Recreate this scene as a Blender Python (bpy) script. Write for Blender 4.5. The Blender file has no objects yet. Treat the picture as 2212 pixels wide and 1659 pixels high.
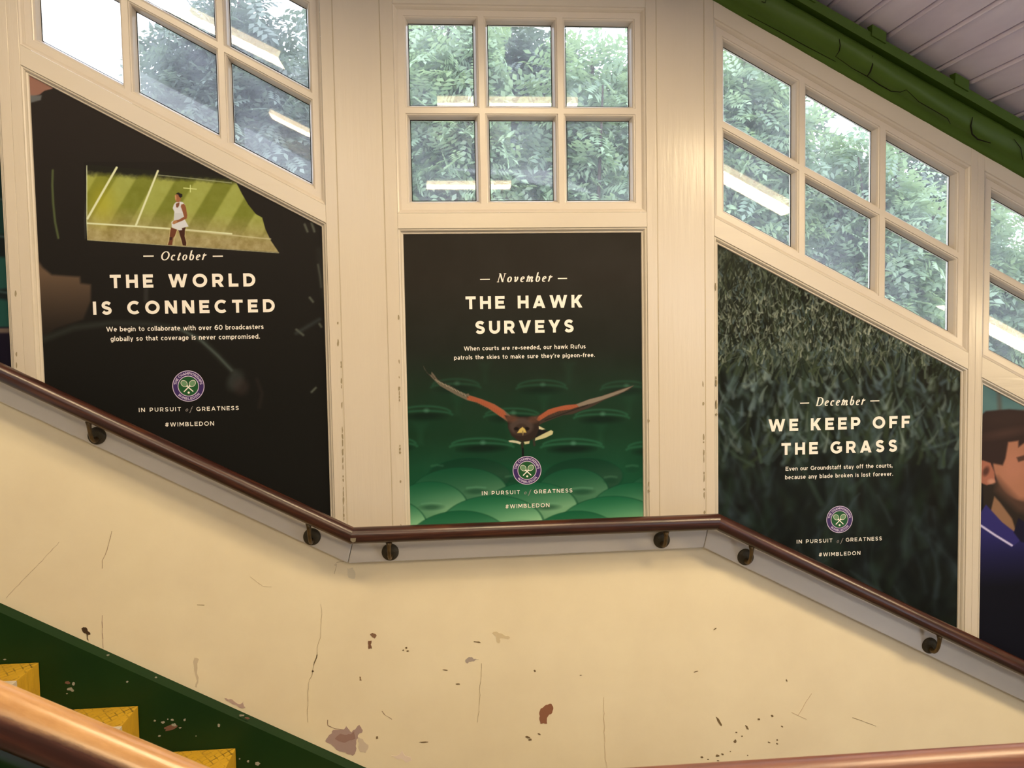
import bpy, math, random
import numpy as np
random.seed(7)
RNG = np.random.default_rng(11)

# ------------------------------------------------------------------ camera, world, exposure
EYE = 1.50                                   # eye height above the landing floor (z = 0)
CAM = np.array([0.0, -2.5, EYE])
RGT = np.array([0.99600937, -0.08748807, -0.01764022])
UPV = np.array([0.02261563, 0.05620847, 0.99816288])
FWD = np.array([0.08633582, 0.99457853, -0.05796276])
FPX = 1800.0
scn = bpy.context.scene
col = scn.collection
cam_d = bpy.data.cameras.new('camera'); cam = bpy.data.objects.new('camera', cam_d); col.objects.link(cam)
cam_d.sensor_width = 36.0; cam_d.lens = 36.0 * FPX / 2212.0
from mathutils import Matrix, Vector
cam.matrix_world = Matrix(((RGT[0], UPV[0], -FWD[0], CAM[0]), (RGT[1], UPV[1], -FWD[1], CAM[1]),
                           (RGT[2], UPV[2], -FWD[2], CAM[2]), (0, 0, 0, 1)))
cam_d.clip_start = 0.05
cam_d.dof.use_dof = True; cam_d.dof.focus_distance = 2.6; cam_d.dof.aperture_fstop = 14.0     # a phone's small lens
scn.camera = cam
scn.view_settings.view_transform = 'Standard'; scn.view_settings.look = 'None'
scn.view_settings.gamma = 1.0; scn.view_settings.use_curve_mapping = False
scn.view_settings.exposure = 0.0
W_ = bpy.data.worlds.new('sky'); scn.world = W_; W_.use_nodes = True
W_.node_tree.nodes['Background'].inputs[0].default_value = (0.82, 0.88, 1.0, 1)
W_.node_tree.nodes['Background'].inputs[1].default_value = 5.0
TUBE_POWER = 77.0
TUBE_COLOR = (1.0, 0.77, 0.455)
# the light on the wall, used to turn colours seen in the photograph into print and paint colours
ILL = np.array([1.03, 0.81, 0.57])            # on the plaster
ILLP = np.array([1.17, 0.94, 0.66])           # on the posters

def at(px, py, y=0.0):                       # a point of the photograph on the plane parallel to the wall at depth y
    d = FWD * FPX + RGT * (px - 1106.0) - UPV * (py - 829.5)
    return CAM + d * ((y - CAM[1]) / d[1])
def lin(c):
    c = np.asarray(c, float) / 255.0
    return np.where(c <= 0.04045, c / 12.92, ((c + 0.055) / 1.055) ** 2.4)
def alb(c, k=ILL): return np.clip(lin(c) / k, 0.0, 0.95)

# ------------------------------------------------------------------ materials
def new_mat(name):
    m = bpy.data.materials.new(name); m.use_nodes = True
    nt = m.node_tree; b = nt.nodes['Principled BSDF']
    return m, nt, b
def N(nt, t, **kw):
    n = nt.nodes.new(t)
    for k, v in kw.items():
        if k in n.inputs: n.inputs[k].default_value = v
        else: setattr(n, k, v)
    return n
def ramp(nt, fac, stops):
    r = nt.nodes.new('ShaderNodeValToRGB'); e = r.color_ramp.elements
    e[0].position, e[0].color = stops[0][0], (*stops[0][1], 1)
    e[1].position, e[1].color = stops[-1][0], (*stops[-1][1], 1)
    for p, c in stops[1:-1]:
        q = e.new(p); q.color = (*c, 1)
    nt.links.new(fac, r.inputs[0]); return r.outputs[0]
def paint(name, c, c2=None, rough=0.4, scale=(6, 6, 6), spec=0.5, bump=0.0, bscale=(40, 40, 40), metal=0.0, coat=0.0):
    m, nt, b = new_mat(name)
    tc = N(nt, 'ShaderNodeTexCoord')
    if c2 is not None:
        mp = N(nt, 'ShaderNodeMapping'); mp.inputs['Scale'].default_value = scale
        nt.links.new(tc.outputs['Object'], mp.inputs[0])
        n = N(nt, 'ShaderNodeTexNoise', Scale=1.0, Detail=5.0, Roughness=0.6)
        nt.links.new(mp.outputs[0], n.inputs['Vector'])
        nt.links.new(ramp(nt, n.outputs[0], [(0.3, tuple(c)), (0.7, tuple(c2))]), b.inputs['Base Color'])
    else: b.inputs['Base Color'].default_value = (*c, 1)
    b.inputs['Roughness'].default_value = rough; b.inputs['Metallic'].default_value = metal
    b.inputs['Specular IOR Level'].default_value = spec; b.inputs['Coat Weight'].default_value = coat
    if bump:
        mp2 = N(nt, 'ShaderNodeMapping'); mp2.inputs['Scale'].default_value = bscale
        nt.links.new(tc.outputs['Object'], mp2.inputs[0])
        n2 = N(nt, 'ShaderNodeTexNoise', Scale=1.0, Detail=4.0, Roughness=0.55)
        nt.links.new(mp2.outputs[0], n2.inputs['Vector'])
        bp = N(nt, 'ShaderNodeBump', Strength=bump, Distance=0.01)
        nt.links.new(n2.outputs[0], bp.inputs['Height']); nt.links.new(bp.outputs[0], b.inputs['Normal'])
    return m
M = {}
M['plaster'] = paint('cream_plaster', (0.76, 0.685, 0.50), (0.69, 0.61, 0.44), 0.42, (3, 3, 3), 0.4, 0.12, (9, 9, 9))
M['gloss'] = paint('white_gloss_paint', (0.55, 0.50, 0.425), (0.52, 0.47, 0.40), 0.25, (5, 5, 1.2), 0.5, 0.10, (70, 70, 5))
M['gloss_h'] = paint('white_gloss_rail_paint', (0.575, 0.525, 0.45), (0.545, 0.50, 0.425), 0.25, (1.2, 5, 5), 0.5, 0.06, (6, 60, 60))
M['board'] = paint('white_dado_paint', (0.62, 0.585, 0.53), (0.57, 0.54, 0.49), 0.3, (4, 4, 8), 0.5, 0.08, (9, 30, 30))
M['sash'] = paint('white_sash_paint', (0.58, 0.53, 0.465), (0.55, 0.50, 0.435), 0.3, (8, 8, 8), 0.5, 0.05, (40, 40, 40))
M['green'] = paint('green_gloss_paint', (0.006, 0.026, 0.006), (0.009, 0.034, 0.007), 0.36, (4, 4, 4), 0.2, 0.1, (14, 14, 14))
M['beam'] = paint('leaf_green_paint', (0.042, 0.088, 0.010), (0.058, 0.112, 0.014), 0.45, (5, 5, 5), 0.3, 0.25, (12, 12, 12))
M['black_gap'] = paint('dark_gap', (0.012, 0.012, 0.008), rough=0.9, spec=0.1)
M['brass'] = paint('tarnished_brass', (0.14, 0.085, 0.03), (0.055, 0.04, 0.02), 0.42, (30, 30, 30), 0.5, 0.2, (60, 60, 60), 0.55)
M['rose'] = paint('dull_bronze', (0.035, 0.028, 0.016), (0.06, 0.05, 0.03), 0.5, (40, 40, 40), 0.4, 0.3, (60, 60, 60), 0.3)
M['ribbed'] = paint('ribbed_tread', (0.10, 0.085, 0.06), (0.15, 0.13, 0.10), 0.6, (20, 20, 20), 0.3)
M['concrete'] = paint('stair_concrete', (0.14, 0.12, 0.10), (0.2, 0.18, 0.15), 0.7, (8, 8, 8), 0.3, 0.2)
M['nosing'] = paint('white_nosing', (0.62, 0.55, 0.45), (0.5, 0.44, 0.36), 0.6, (30, 30, 30), 0.3)
M['white'] = paint('white_enamel', (0.75, 0.75, 0.72), rough=0.35)
M['bark'] = paint('grey_bark', (0.10, 0.08, 0.06), (0.05, 0.04, 0.035), 0.9, (9, 9, 2), 0.1, 0.6, (14, 14, 4))
M['soil'] = paint('grassy_ground', (0.05, 0.08, 0.03), (0.08, 0.07, 0.04), 0.95, (2, 2, 2), 0.1)
M['roofing'] = paint('ceiling_planks', (0.60, 0.55, 0.74), (0.74, 0.69, 0.88), 0.3, (7, 2.5, 7), 0.5, 0.15, (9, 4, 9), 0.1)  # lavender daylight sheen is put into the base colour
M['far'] = paint('far_wall_paint', (0.34, 0.31, 0.25), (0.30, 0.27, 0.22), 0.5)
M['backing'] = paint('backing_board', (0.02, 0.018, 0.016), rough=0.8)
M['ink'] = paint('cream_print', tuple(alb((242, 217, 182), ILLP)), rough=0.45, spec=0.3)
M['ink_dim'] = paint('grey_print', tuple(alb((150, 132, 112), ILLP)), rough=0.45, spec=0.3)
M['purple'] = paint('purple_print', tuple(alb((58, 32, 76), ILLP)), rough=0.45, spec=0.3)
M['cgreen'] = paint('green_print', tuple(alb((24, 74, 30), ILLP)), rough=0.45, spec=0.3)
M['cpale'] = paint('pale_green_print', tuple(alb((106, 132, 84), ILLP)), rough=0.45, spec=0.3)
M['cline'] = paint('pale_lilac_print', tuple(alb((206, 176, 176), ILLP)), rough=0.45, spec=0.3)
def flat_mat(name, obs): return paint(name, tuple(alb(obs)), rough=0.75, spec=0.15)

def wood(name, dark, mid, light, rough=0.24, worn=None):
    m, nt, b = new_mat(name)
    uv = N(nt, 'ShaderNodeUVMap'); mp = N(nt, 'ShaderNodeMapping'); mp.inputs['Scale'].default_value = (5, 60, 1)
    nt.links.new(uv.outputs[0], mp.inputs[0])
    n = N(nt, 'ShaderNodeTexNoise', Scale=1.0, Detail=6.0, Roughness=0.65, Distortion=0.4)
    nt.links.new(mp.outputs[0], n.inputs['Vector'])
    c = ramp(nt, n.outputs[0], [(0.30, dark), (0.5, mid), (0.72, light)])
    if worn:
        sep = N(nt, 'ShaderNodeSeparateXYZ'); nt.links.new(uv.outputs[0], sep.inputs[0])
        mp3 = N(nt, 'ShaderNodeMapping'); mp3.inputs['Scale'].default_value = (9, 30, 1)
        nt.links.new(uv.outputs[0], mp3.inputs[0])
        n3 = N(nt, 'ShaderNodeTexNoise', Scale=1.0, Detail=5.0, Roughness=0.7); nt.links.new(mp3.outputs[0], n3.inputs['Vector'])
        ad = N(nt, 'ShaderNodeMath', operation='MULTIPLY_ADD'); nt.links.new(n3.outputs[0], ad.inputs[0])
        ad.inputs[1].default_value = 0.022; nt.links.new(sep.outputs[1], ad.inputs[2])
        w = ramp(nt, ad.outputs[0], [(0.112, (0, 0, 0)), (0.120, (1, 1, 1)), (worn[0], (1, 1, 1)), (worn[1], (0, 0, 0))])
        w2 = ramp(nt, n3.outputs[0], [(0.3, worn[2]), (0.7, worn[3])])
        mx = N(nt, 'ShaderNodeMix', data_type='RGBA')
        nt.links.new(w, mx.inputs[0]); nt.links.new(c, mx.inputs[6]); nt.links.new(w2, mx.inputs[7]); c = mx.outputs[2]
    nt.links.new(c, b.inputs['Base Color'])
    b.inputs['Roughness'].default_value = rough; b.inputs['Specular IOR Level'].default_value = 0.5
    b.inputs['Coat Weight'].default_value = 0.15; b.inputs['Coat Roughness'].default_value = 0.25
    bp = N(nt, 'ShaderNodeBump', Strength=0.12, Distance=0.004)
    nt.links.new(n.outputs[0], bp.inputs['Height']); nt.links.new(bp.outputs[0], b.inputs['Normal'])
    return m
M['rail'] = wood('mahogany', (0.012, 0.004, 0.003), (0.034, 0.009, 0.006), (0.085, 0.026, 0.011), 0.3)
M['rail_red'] = wood('red_mahogany', (0.085, 0.026, 0.015), (0.14, 0.046, 0.026), (0.20, 0.078, 0.042), 0.4)
M['rail_worn'] = wood('worn_handrail', (0.030, 0.008, 0.008), (0.050, 0.014, 0.012), (0.10, 0.030, 0.02), 0.3,
                      (0.194, 0.201, (0.30, 0.145, 0.05), (0.50, 0.29, 0.125)))

def yellow_mat():
    m, nt, b = new_mat('yellow_chequer_paint')
    tc = N(nt, 'ShaderNodeTexCoord'); fs = []
    for ang in (0.62, -0.62):
        mp = N(nt, 'ShaderNodeMapping'); mp.inputs['Rotation'].default_value = (0, 0, ang); mp.inputs['Scale'].default_value = (15, 15, 15)
        nt.links.new(tc.outputs['Object'], mp.inputs[0])
        wv = N(nt, 'ShaderNodeTexWave', Scale=1.0, Distortion=0.4); wv.inputs['Detail'].default_value = 1.0
        nt.links.new(mp.outputs[0], wv.inputs['Vector'])
        fs.append(ramp(nt, wv.outputs[1], [(0.03, (1, 1, 1)), (0.12, (0, 0, 0))]))
    mx = N(nt, 'ShaderNodeMix', data_type='RGBA', blend_type='LIGHTEN'); mx.inputs[0].default_value = 1
    nt.links.new(fs[0], mx.inputs[6]); nt.links.new(fs[1], mx.inputs[7])
    n = N(nt, 'ShaderNodeTexNoise', Scale=14.0, Detail=4.0, Roughness=0.7); nt.links.new(tc.outputs['Object'], n.inputs['Vector'])
    k = ramp(nt, n.outputs[0], [(0.42, (0, 0, 0)), (0.60, (1, 1, 1))])
    geo = N(nt, 'ShaderNodeNewGeometry'); sp = N(nt, 'ShaderNodeSeparateXYZ'); nt.links.new(geo.outputs['Normal'], sp.inputs[0])
    up = N(nt, 'ShaderNodeMath', operation='GREATER_THAN'); nt.links.new(sp.outputs[2], up.inputs[0]); up.inputs[1].default_value = 0.7
    mu = N(nt, 'ShaderNodeMath', operation='MULTIPLY'); nt.links.new(mx.outputs[2], mu.inputs[0]); nt.links.new(k, mu.inputs[1])
    mu2 = N(nt, 'ShaderNodeMath', operation='MULTIPLY'); nt.links.new(mu.outputs[0], mu2.inputs[0]); nt.links.new(up.outputs[0], mu2.inputs[1])
    n2 = N(nt, 'ShaderNodeTexNoise', Scale=9.0, Detail=6.0, Roughness=0.7); nt.links.new(tc.outputs['Object'], n2.inputs['Vector'])
    base = ramp(nt, n2.outputs[0], [(0.25, (0.36, 0.20, 0.03)), (0.45, (0.60, 0.36, 0.028)), (0.7, (0.68, 0.42, 0.03))])
    fin = N(nt, 'ShaderNodeMix', data_type='RGBA'); nt.links.new(mu2.outputs[0], fin.inputs[0])
    nt.links.new(base, fin.inputs[6]); fin.inputs[7].default_value = (0.10, 0.06, 0.015, 1)
    nt.links.new(fin.outputs[2], b.inputs['Base Color']); b.inputs['Roughness'].default_value = 0.42
    bp = N(nt, 'ShaderNodeBump', Strength=0.2, Distance=0.003); nt.links.new(mx.outputs[2], bp.inputs['Height']); nt.links.new(bp.outputs[0], b.inputs['Normal'])
    return m
M['yellow'] = yellow_mat()

def print_mat():
    m, nt, b = new_mat('printed_paper')
    a = N(nt, 'ShaderNodeAttribute'); a.attribute_name = 'print'
    nt.links.new(a.outputs['Color'], b.inputs['Base Color'])
    b.inputs['Roughness'].default_value = 0.5; b.inputs['Specular IOR Level'].default_value = 0.08
    return m
M['print'] = print_mat()

def glass_mat():
    m, nt, b = new_mat('window_glass'); nt.nodes.remove(b)
    out = nt.nodes['Material Output']
    tr = N(nt, 'ShaderNodeBsdfTransparent'); gl = N(nt, 'ShaderNodeBsdfGlossy'); gl.inputs['Roughness'].default_value = 0.02
    fr = N(nt, 'ShaderNodeFresnel', IOR=1.45)
    m1 = N(nt, 'ShaderNodeMixShader'); nt.links.new(fr.outputs[0], m1.inputs[0]); nt.links.new(tr.outputs[0], m1.inputs[1]); nt.links.new(gl.outputs[0], m1.inputs[2])
    tl = N(nt, 'ShaderNodeBsdfTranslucent'); tl.inputs[0].default_value = (0.84, 0.88, 1.0, 1)
    tc = N(nt, 'ShaderNodeTexCoord'); n = N(nt, 'ShaderNodeTexNoise', Scale=7.0, Detail=5.0, Roughness=0.65)
    nt.links.new(tc.outputs['Object'], n.inputs['Vector'])
    f = ramp(nt, n.outputs[0], [(0.3, (0.04,) * 3), (0.75, (0.115,) * 3)])
    m2 = N(nt, 'ShaderNodeMixShader'); nt.links.new(f, m2.inputs[0]); nt.links.new(m1.outputs[0], m2.inputs[1]); nt.links.new(tl.outputs[0], m2.inputs[2])
    nt.links.new(m2.outputs[0], out.inputs[0]); return m
M['glass'] = glass_mat()
def tube_mat(name, power):
    m, nt, b = new_mat(name); nt.nodes.remove(b)
    e = N(nt, 'ShaderNodeEmission'); e.inputs[0].default_value = (*TUBE_COLOR, 1); e.inputs[1].default_value = power
    nt.links.new(e.outputs[0], nt.nodes['Material Output'].inputs[0]); return m
M['lens'] = tube_mat('lit_prismatic_lens', TUBE_POWER); M['lens_side'] = tube_mat('lit_lens_side', TUBE_POWER * 0.16)
M['lens_far'] = tube_mat('lit_prismatic_lens_far', TUBE_POWER * 1.0); M['lens_side_far'] = tube_mat('lit_lens_side_far', TUBE_POWER * 0.20)
def leaf_mat(name, c, c2, tcol):
    m, nt, b = new_mat(name); nt.nodes.remove(b)
    d = N(nt, 'ShaderNodeBsdfDiffuse'); t = N(nt, 'ShaderNodeBsdfTranslucent'); g = N(nt, 'ShaderNodeBsdfGlossy'); g.inputs['Roughness'].default_value = 0.4
    a = N(nt, 'ShaderNodeAttribute'); a.attribute_name = 'tone'
    cc = ramp(nt, a.outputs['Fac'], [(0.0, c), (1.0, c2)])
    nt.links.new(cc, d.inputs[0]); t.inputs[0].default_value = (*tcol, 1)
    m1 = N(nt, 'ShaderNodeMixShader'); m1.inputs[0].default_value = 0.38; nt.links.new(d.outputs[0], m1.inputs[1]); nt.links.new(t.outputs[0], m1.inputs[2])
    m2 = N(nt, 'ShaderNodeMixShader'); m2.inputs[0].default_value = 0.06; nt.links.new(m1.outputs[0], m2.inputs[1]); nt.links.new(g.outputs[0], m2.inputs[2])
    nt.links.new(m2.outputs[0], nt.nodes['Material Output'].inputs[0]); return m
M['leaf_a'] = leaf_mat('leaves_fresh', (0.13, 0.21, 0.17), (0.42, 0.56, 0.36), (0.36, 0.48, 0.22))
M['leaf_b'] = leaf_mat('leaves_dark', (0.085, 0.115, 0.11), (0.22, 0.28, 0.22), (0.19, 0.25, 0.16))

# ------------------------------------------------------------------ mesh helpers
class MB:
    def __init__(s): s.v = []; s.f = []; s.uv = []
    def add(s, verts, faces, uv=None):
        b = len(s.v); s.v += [tuple(float(q) for q in p) for p in verts]
        for f in faces: s.f.append(tuple(b + i for i in f))
        s.uv += uv if uv else [(0, 0)] * sum(len(f) for f in faces)
    def box(s, x0, x1, y0, y1, z0, z1, fn=None):
        p = [(x, y, z) for z in (z0, z1) for y in (y0, y1) for x in (x0, x1)]
        if fn: p = [fn(*q) for q in p]
        s.add(p, [(0, 2, 3, 1), (4, 5, 7, 6), (0, 1, 5, 4), (2, 6, 7, 3), (0, 4, 6, 2), (1, 3, 7, 5)])
    def prism(s, poly, y0, y1):                       # polygon in x-z, thickness along y (y0 is the room side)
        n = len(poly); a = sum(poly[i][0] * poly[(i + 1) % n][1] - poly[(i + 1) % n][0] * poly[i][1] for i in range(n))
        if a < 0: poly = poly[::-1]
        v = [(x, y0, z) for x, z in poly] + [(x, y1, z) for x, z in poly]
        f = [tuple(range(n)), tuple(range(2 * n - 1, n - 1, -1))]
        f += [(i, i + n, (i + 1) % n + n, (i + 1) % n) for i in range(n)]
        s.add(v, f)
    def build(s, name, mat, parent=None, smooth=False, bevel=0.0):
        me = bpy.data.meshes.new(name); me.from_pydata(s.v, [], s.f); me.materials.append(mat)
        if any(u != (0, 0) for u in s.uv):
            l = me.uv_layers.new(name='UVMap'); l.data.foreach_set('uv', np.array(s.uv, float).ravel())
        if smooth: me.polygons.foreach_set('use_smooth', [True] * len(me.polygons))
        me.update()
        o = bpy.data.objects.new(name, me); col.objects.link(o)
        if parent: o.parent = parent
        if bevel:
            md = o.modifiers.new('bevel', 'BEVEL'); md.width = bevel; md.segments = 2; md.limit_method = 'ANGLE'
        return o
def tag(o, label=None, cat=None, group=None, kind=None):
    for k, v in (('label', label), ('category', cat), ('group', group), ('kind', kind)):
        if v: o[k] = v
    return o
def empty(name, loc=(0, 0, 0)):
    o = bpy.data.objects.new(name, None); col.objects.link(o); o.location = loc; o.empty_display_size = 0.1
    return o
def put(o, parent):                                   # parent keeping the world place (parents here are unrotated)
    o.parent = parent; o.matrix_parent_inverse = Matrix.Translation(-Vector(parent.location)); return o
def sweep(mb, pts, r, n=18, cap=True, sec=None, nrm=(0, -1, 0)):      # a tube along points, uv: u metres along, v metres around
    pts = [np.array(p, float) for p in pts]; L = 0; rings = []; us = []
    for i, p in enumerate(pts):
        a = pts[i] - pts[i - 1] if i else pts[1] - pts[0]
        b = pts[i + 1] - pts[i] if i < len(pts) - 1 else a
        a = a / np.linalg.norm(a); b = b / np.linalg.norm(b); t = a + b; t /= np.linalg.norm(t)
        if i: L += np.linalg.norm(pts[i] - pts[i - 1])
        us.append(L)
        k = 1 / max(0.4, math.sqrt((1 + a @ b) / 2))
        e1 = np.array(nrm, float); e1 = e1 - t * (e1 @ t); e1 /= np.linalg.norm(e1); e2 = np.cross(t, e1)
        rr = r[i] if isinstance(r, (list, tuple)) else r
        ring = []
        for j in range(n):
            th = 2 * math.pi * j / n; c, s_ = math.cos(th), math.sin(th)
            if sec: c, s_ = sec(th)
            ring.append(p + e1 * c * rr + e2 * s_ * rr * k)
        rings.append(ring)
    v = [q for rg in rings for q in rg]; f = []; uv = []
    rr0 = r[0] if isinstance(r, (list, tuple)) else r
    for i in range(len(pts) - 1):
        for j in range(n):
            j2 = (j + 1) % n
            f.append((i * n + j, i * n + j2, (i + 1) * n + j2, (i + 1) * n + j))
            va, vb = j / n * 2 * math.pi * rr0, (j + 1) / n * 2 * math.pi * rr0
            uv += [(us[i], va), (us[i], vb), (us[i + 1], vb), (us[i + 1], va)]
    if cap:
        f.append(tuple(range(n - 1, -1, -1))); f.append(tuple((len(pts) - 1) * n + j for j in range(n)))
        uv += [(0.001, 0.001)] * (2 * n)
    mb.add(v, f, uv)
def lathe_y(mb, cx, cz, prof, n=24):                  # revolve (radius, y) about an axis along y
    v = []; f = []
    for r, y in prof:
        for j in range(n):
            a = 2 * math.pi * j / n; v.append((cx + r * math.cos(a), y, cz + r * math.sin(a)))
    for i in range(len(prof) - 1):
        for j in range(n):
            j2 = (j + 1) % n; f.append((i * n + j, (i + 1) * n + j, (i + 1) * n + j2, i * n + j2))
    f.append(tuple((len(prof) - 1) * n + j for j in range(n - 1, -1, -1)))
    mb.add(v, f)

# ------------------------------------------------------------------ the bays of the panelled wall
# every bay: x range, and lines z = z_ref - slope * (x - x_ref)   (z measured from the landing floor)
class Line:
    def __init__(s, x, z, k): s.x, s.z, s.k = x, z + EYE, k
    def __call__(s, x): return s.z - s.k * (x - s.x)
BAYS = {
 'a': dict(x0=-2.045, x1=-1.2135, win=Line(-1.2135, 0.872, 0.541), wtop=Line(-1.2135, 1.472, 0.541), post=Line(-1.2135, 0.818, 0.537)),
 'b': dict(x0=-1.154, x1=-0.321, win=Line(-1.154, 0.841, 0.541), wtop=Line(-1.154, 1.441, 0.541), post=Line(-1.154, 0.785, 0.536)),
 'c': dict(x0=-0.113, x1=0.636, win=Line(0, 0.366, 0), wtop=Line(0, 0.970, 0), post=Line(0, 0.321, 0)),
 'd': dict(x0=0.845, x1=1.668, win=Line(1.2585, 0.134, 0.522), wtop=Line(1.2555, 0.724, 0.535), post=Line(1.2555, 0.081, 0.517)),
 'e': dict(x0=1.713, x1=2.536, win=Line(1.713, -0.092, 0.525), wtop=Line(1.713, 0.489, 0.532), post=Line(1.713, -0.158, 0.522)),
}
FLOOR = {'a': -0.2, 'b': 0.3, 'c': 0.86, 'd': 0.3, 'e': -0.1}
def rail_top(x):                                     # top line of the panelling under the eaves beam
    if x < -0.285: return EYE + 1.055 + 0.54 * (-0.285 - x)
    if x > 0.815: return EYE + 1.037 - 0.528 * (x - 0.815)
    return EYE + 1.055 - 0.018 * (x + 0.285) / 1.1
def dado_z(x):                                       # lower edge of the dado board
    if x < -0.284: return EYE - 0.668 - 0.5265 * (x + 0.284)
    if x > 0.80: return EYE - 0.664 - 0.5153 * (x - 0.80)
    return EYE - 0.668 + 0.004 * (x + 0.284) / 1.084

def ring(mb, x0, x1, lo, hi, prof):                   # mitred moulding round a (sheared) opening; prof: (inset, y)
    kl = math.sqrt(1 + lo.k ** 2); kh = math.sqrt(1 + hi.k ** 2); v = []
    for ins, y in prof:
        a, b = x0 + ins, x1 - ins
        v += [(a, y, lo(a) + ins * kl), (b, y, lo(b) + ins * kl), (b, y, hi(b) - ins * kh), (a, y, hi(a) - ins * kh)]
    f = []
    for i in range(len(prof) - 1):
        for j in range(4):
            j2 = (j + 1) % 4; f.append((i * 4 + j, i * 4 + j2, (i + 1) * 4 + j2, (i + 1) * 4 + j))
    mb.add(v, f)
class Off:                                            # a line shifted up or down
    def __init__(s, base, dz): s.b, s.d, s.k = base, dz, base.k
    def __call__(s, x): return s.b(x) + s.d
class Const:
    k = 0.0
    def __init__(s, z): s.z = z
    def __call__(s, x): return s.z
class Low:                                            # foot of the poster panels, hidden behind the dado board
    def __init__(s, k): s.k = k
    def __call__(s, x): return dado_z(x) + 0.03

T = 0.07                                              # thickness of the panelling
def strip(mb, x0, x1, f0, f1, y0=0.0, y1=T):          # a board between two vertical edges and two (sloped) lines
    mb.prism([(x0, f0(x0)), (x1, f0(x1)), (x1, f1(x1)), (x0, f1(x0))], y0, y1)

MOULD = [(0.0, 0.0), (0.001, 0.003), (0.005, 0.004), (0.0085, 0.009), (0.009, 0.0125), (0.0135, 0.0135), (0.015, 0.0165), (0.0155, 0.026)]
frame_no = {'a': 1, 'b': 2, 'c': 3, 'd': 4, 'e': 5}
frames = {}
STILES = {'a': [(-2.105, -2.045), (-1.2135, -1.184)], 'b': [(-1.184, -1.154), (-0.321, -0.2865)],
          'c': [(-0.2850, -0.1515), (-0.150, -0.113), (0.636, 0.668), (0.6695, 0.8145)],
          'd': [(0.816, 0.845), (1.668, 1.6905)], 'e': [(1.6905, 1.713), (2.536, 2.6)]}
for k, B in BAYS.items():
    mb = MB()
    for i, (a, b) in enumerate(STILES[k]):
        dy = 0.004 if (k in 'bd' and 0.2 > abs(a + b) / 2 - 0.3 > -0.1) else 0.0
        strip(mb, a, b, lambda x: dado_z(x) + 0.02, lambda x: rail_top(x) + 0.16, 0.0, T)
    hm = MB()
    strip(hm, B['x0'], B['x1'], B['post'], B['win'], 0.0, T)
    strip(hm, B['x0'], B['x1'], B['wtop'], lambda x: rail_top(x) + 0.16, 0.0, T)
    strip(hm, B['x0'], B['x1'], lambda x: dado_z(x) + 0.012, lambda x: dado_z(x) + 0.035, 0.0, T)
    fo = mb.build('trim_%d' % frame_no[k], M['gloss'], bevel=0.0012); tag(fo, kind='structure')
    hm.build('rail', M['gloss_h'], fo, bevel=0.0012)
    mm = MB(); ring(mm, B['x0'], B['x1'], Low(B['post'].k), B['post'], MOULD); mm.build('moulding', M['gloss_h'], fo)
    bk = MB(); strip(bk, B['x0'] - 0.002, B['x1'] + 0.002, Low(0), B['post'], 0.024, 0.05); bk.build('backing', M['backing'], fo)
    frames[k] = fo

# windows: bead, sash with glazing bars, six panes
def window(no, B):
    lo, hi = B['win'], B['wtop']; x0, x1 = B['x0'], B['x1']
    bd = MB(); ring(bd, x0, x1, lo, hi, [(0.0, 0.0), (0.0015, 0.0035), (0.006, 0.006), (0.0095, 0.010), (0.0115, 0.012), (0.0125, 0.020), (0.0125, 0.06)])
    root = bd.build('window_%d' % no, M['sash']); tag(root, kind='structure')
    m_ = 0.0115; fr = 0.0425; bar = 0.042; bev = 0.0125; gy = 0.046
    W = x1 - x0; gw = (W - 2 * fr - 2 * bar) / 3
    xs = [(x0 + fr + i * (gw + bar), x0 + fr + i * (gw + bar) + gw) for i in range(3)]
    kl = math.sqrt(1 + lo.k ** 2)
    def vz(x, t):                                     # t: 0 foot .. 1 head of the opening
        return lo(x) + (hi(x) - lo(x)) * t
    H = hi((x0 + x1) / 2) - lo((x0 + x1) / 2); g = (H - 2 * fr * kl * 0.97 - bar * kl * 0.97) / 2
    tb = [(fr * kl * 0.97) / H, (fr * kl * 0.97 + g) / H, (fr * kl * 0.97 + g + bar * kl * 0.97) / H, 1 - (fr * kl * 0.97) / H]
    e = bev * kl / H; mt = m_ * kl / H
    sm = MB()
    F = lambda t: (lambda x: vz(x, t))
    vx = [x0 + m_] + [q for a, b in xs for q in (a - bev, b + bev)] + [x1 - m_]
    for i in range(0, 8, 2): strip(sm, vx[i], vx[i + 1], F(mt), F(1 - mt), 0.0135, 0.015)
    for a, b in xs:
        strip(sm, a - bev, b + bev, F(mt), F(tb[0] - e), 0.0135, 0.015)
        strip(sm, a - bev, b + bev, F(tb[1] + e), F(tb[2] - e), 0.0135, 0.015)
        strip(sm, a - bev, b + bev, F(tb[3] + e), F(1 - mt), 0.0135, 0.015)
    class LL:
        def __init__(s, t): s.t = t; s.k = lo.k + (hi.k - lo.k) * t
        def __call__(s, x): return vz(x, s.t)
    for a, b in xs:
        for t0, t1 in ((tb[0], tb[1]), (tb[2], tb[3])):
            ring(sm, a - bev, b + bev, LL(t0 - e), LL(t1 + e), [(0, 0.0135), (0.001, 0.0165), (0.004, 0.0175), (0.0075, 0.024), (0.0095, 0.034), (0.0115, 0.044), (0.0125, 0.047), (0.0125, 0.058)])
            pm = MB(); strip(pm, a - 0.001, b + 0.001, F(t0 - 0.001), F(t1 + 0.001), gy, gy + 0.003); pm.build('pane', M['glass'], root)
            cr = MB(); ring(cr, a, b, LL(t0), LL(t1), [(0.0, 0.0448), (0.0022, 0.0452)]); cr.build('putty_line', M['black_gap'], root)
    sm.build('sash', M['sash'], root)
    return root
for no, k in enumerate('abcde', 1): window(no, BAYS[k])

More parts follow.
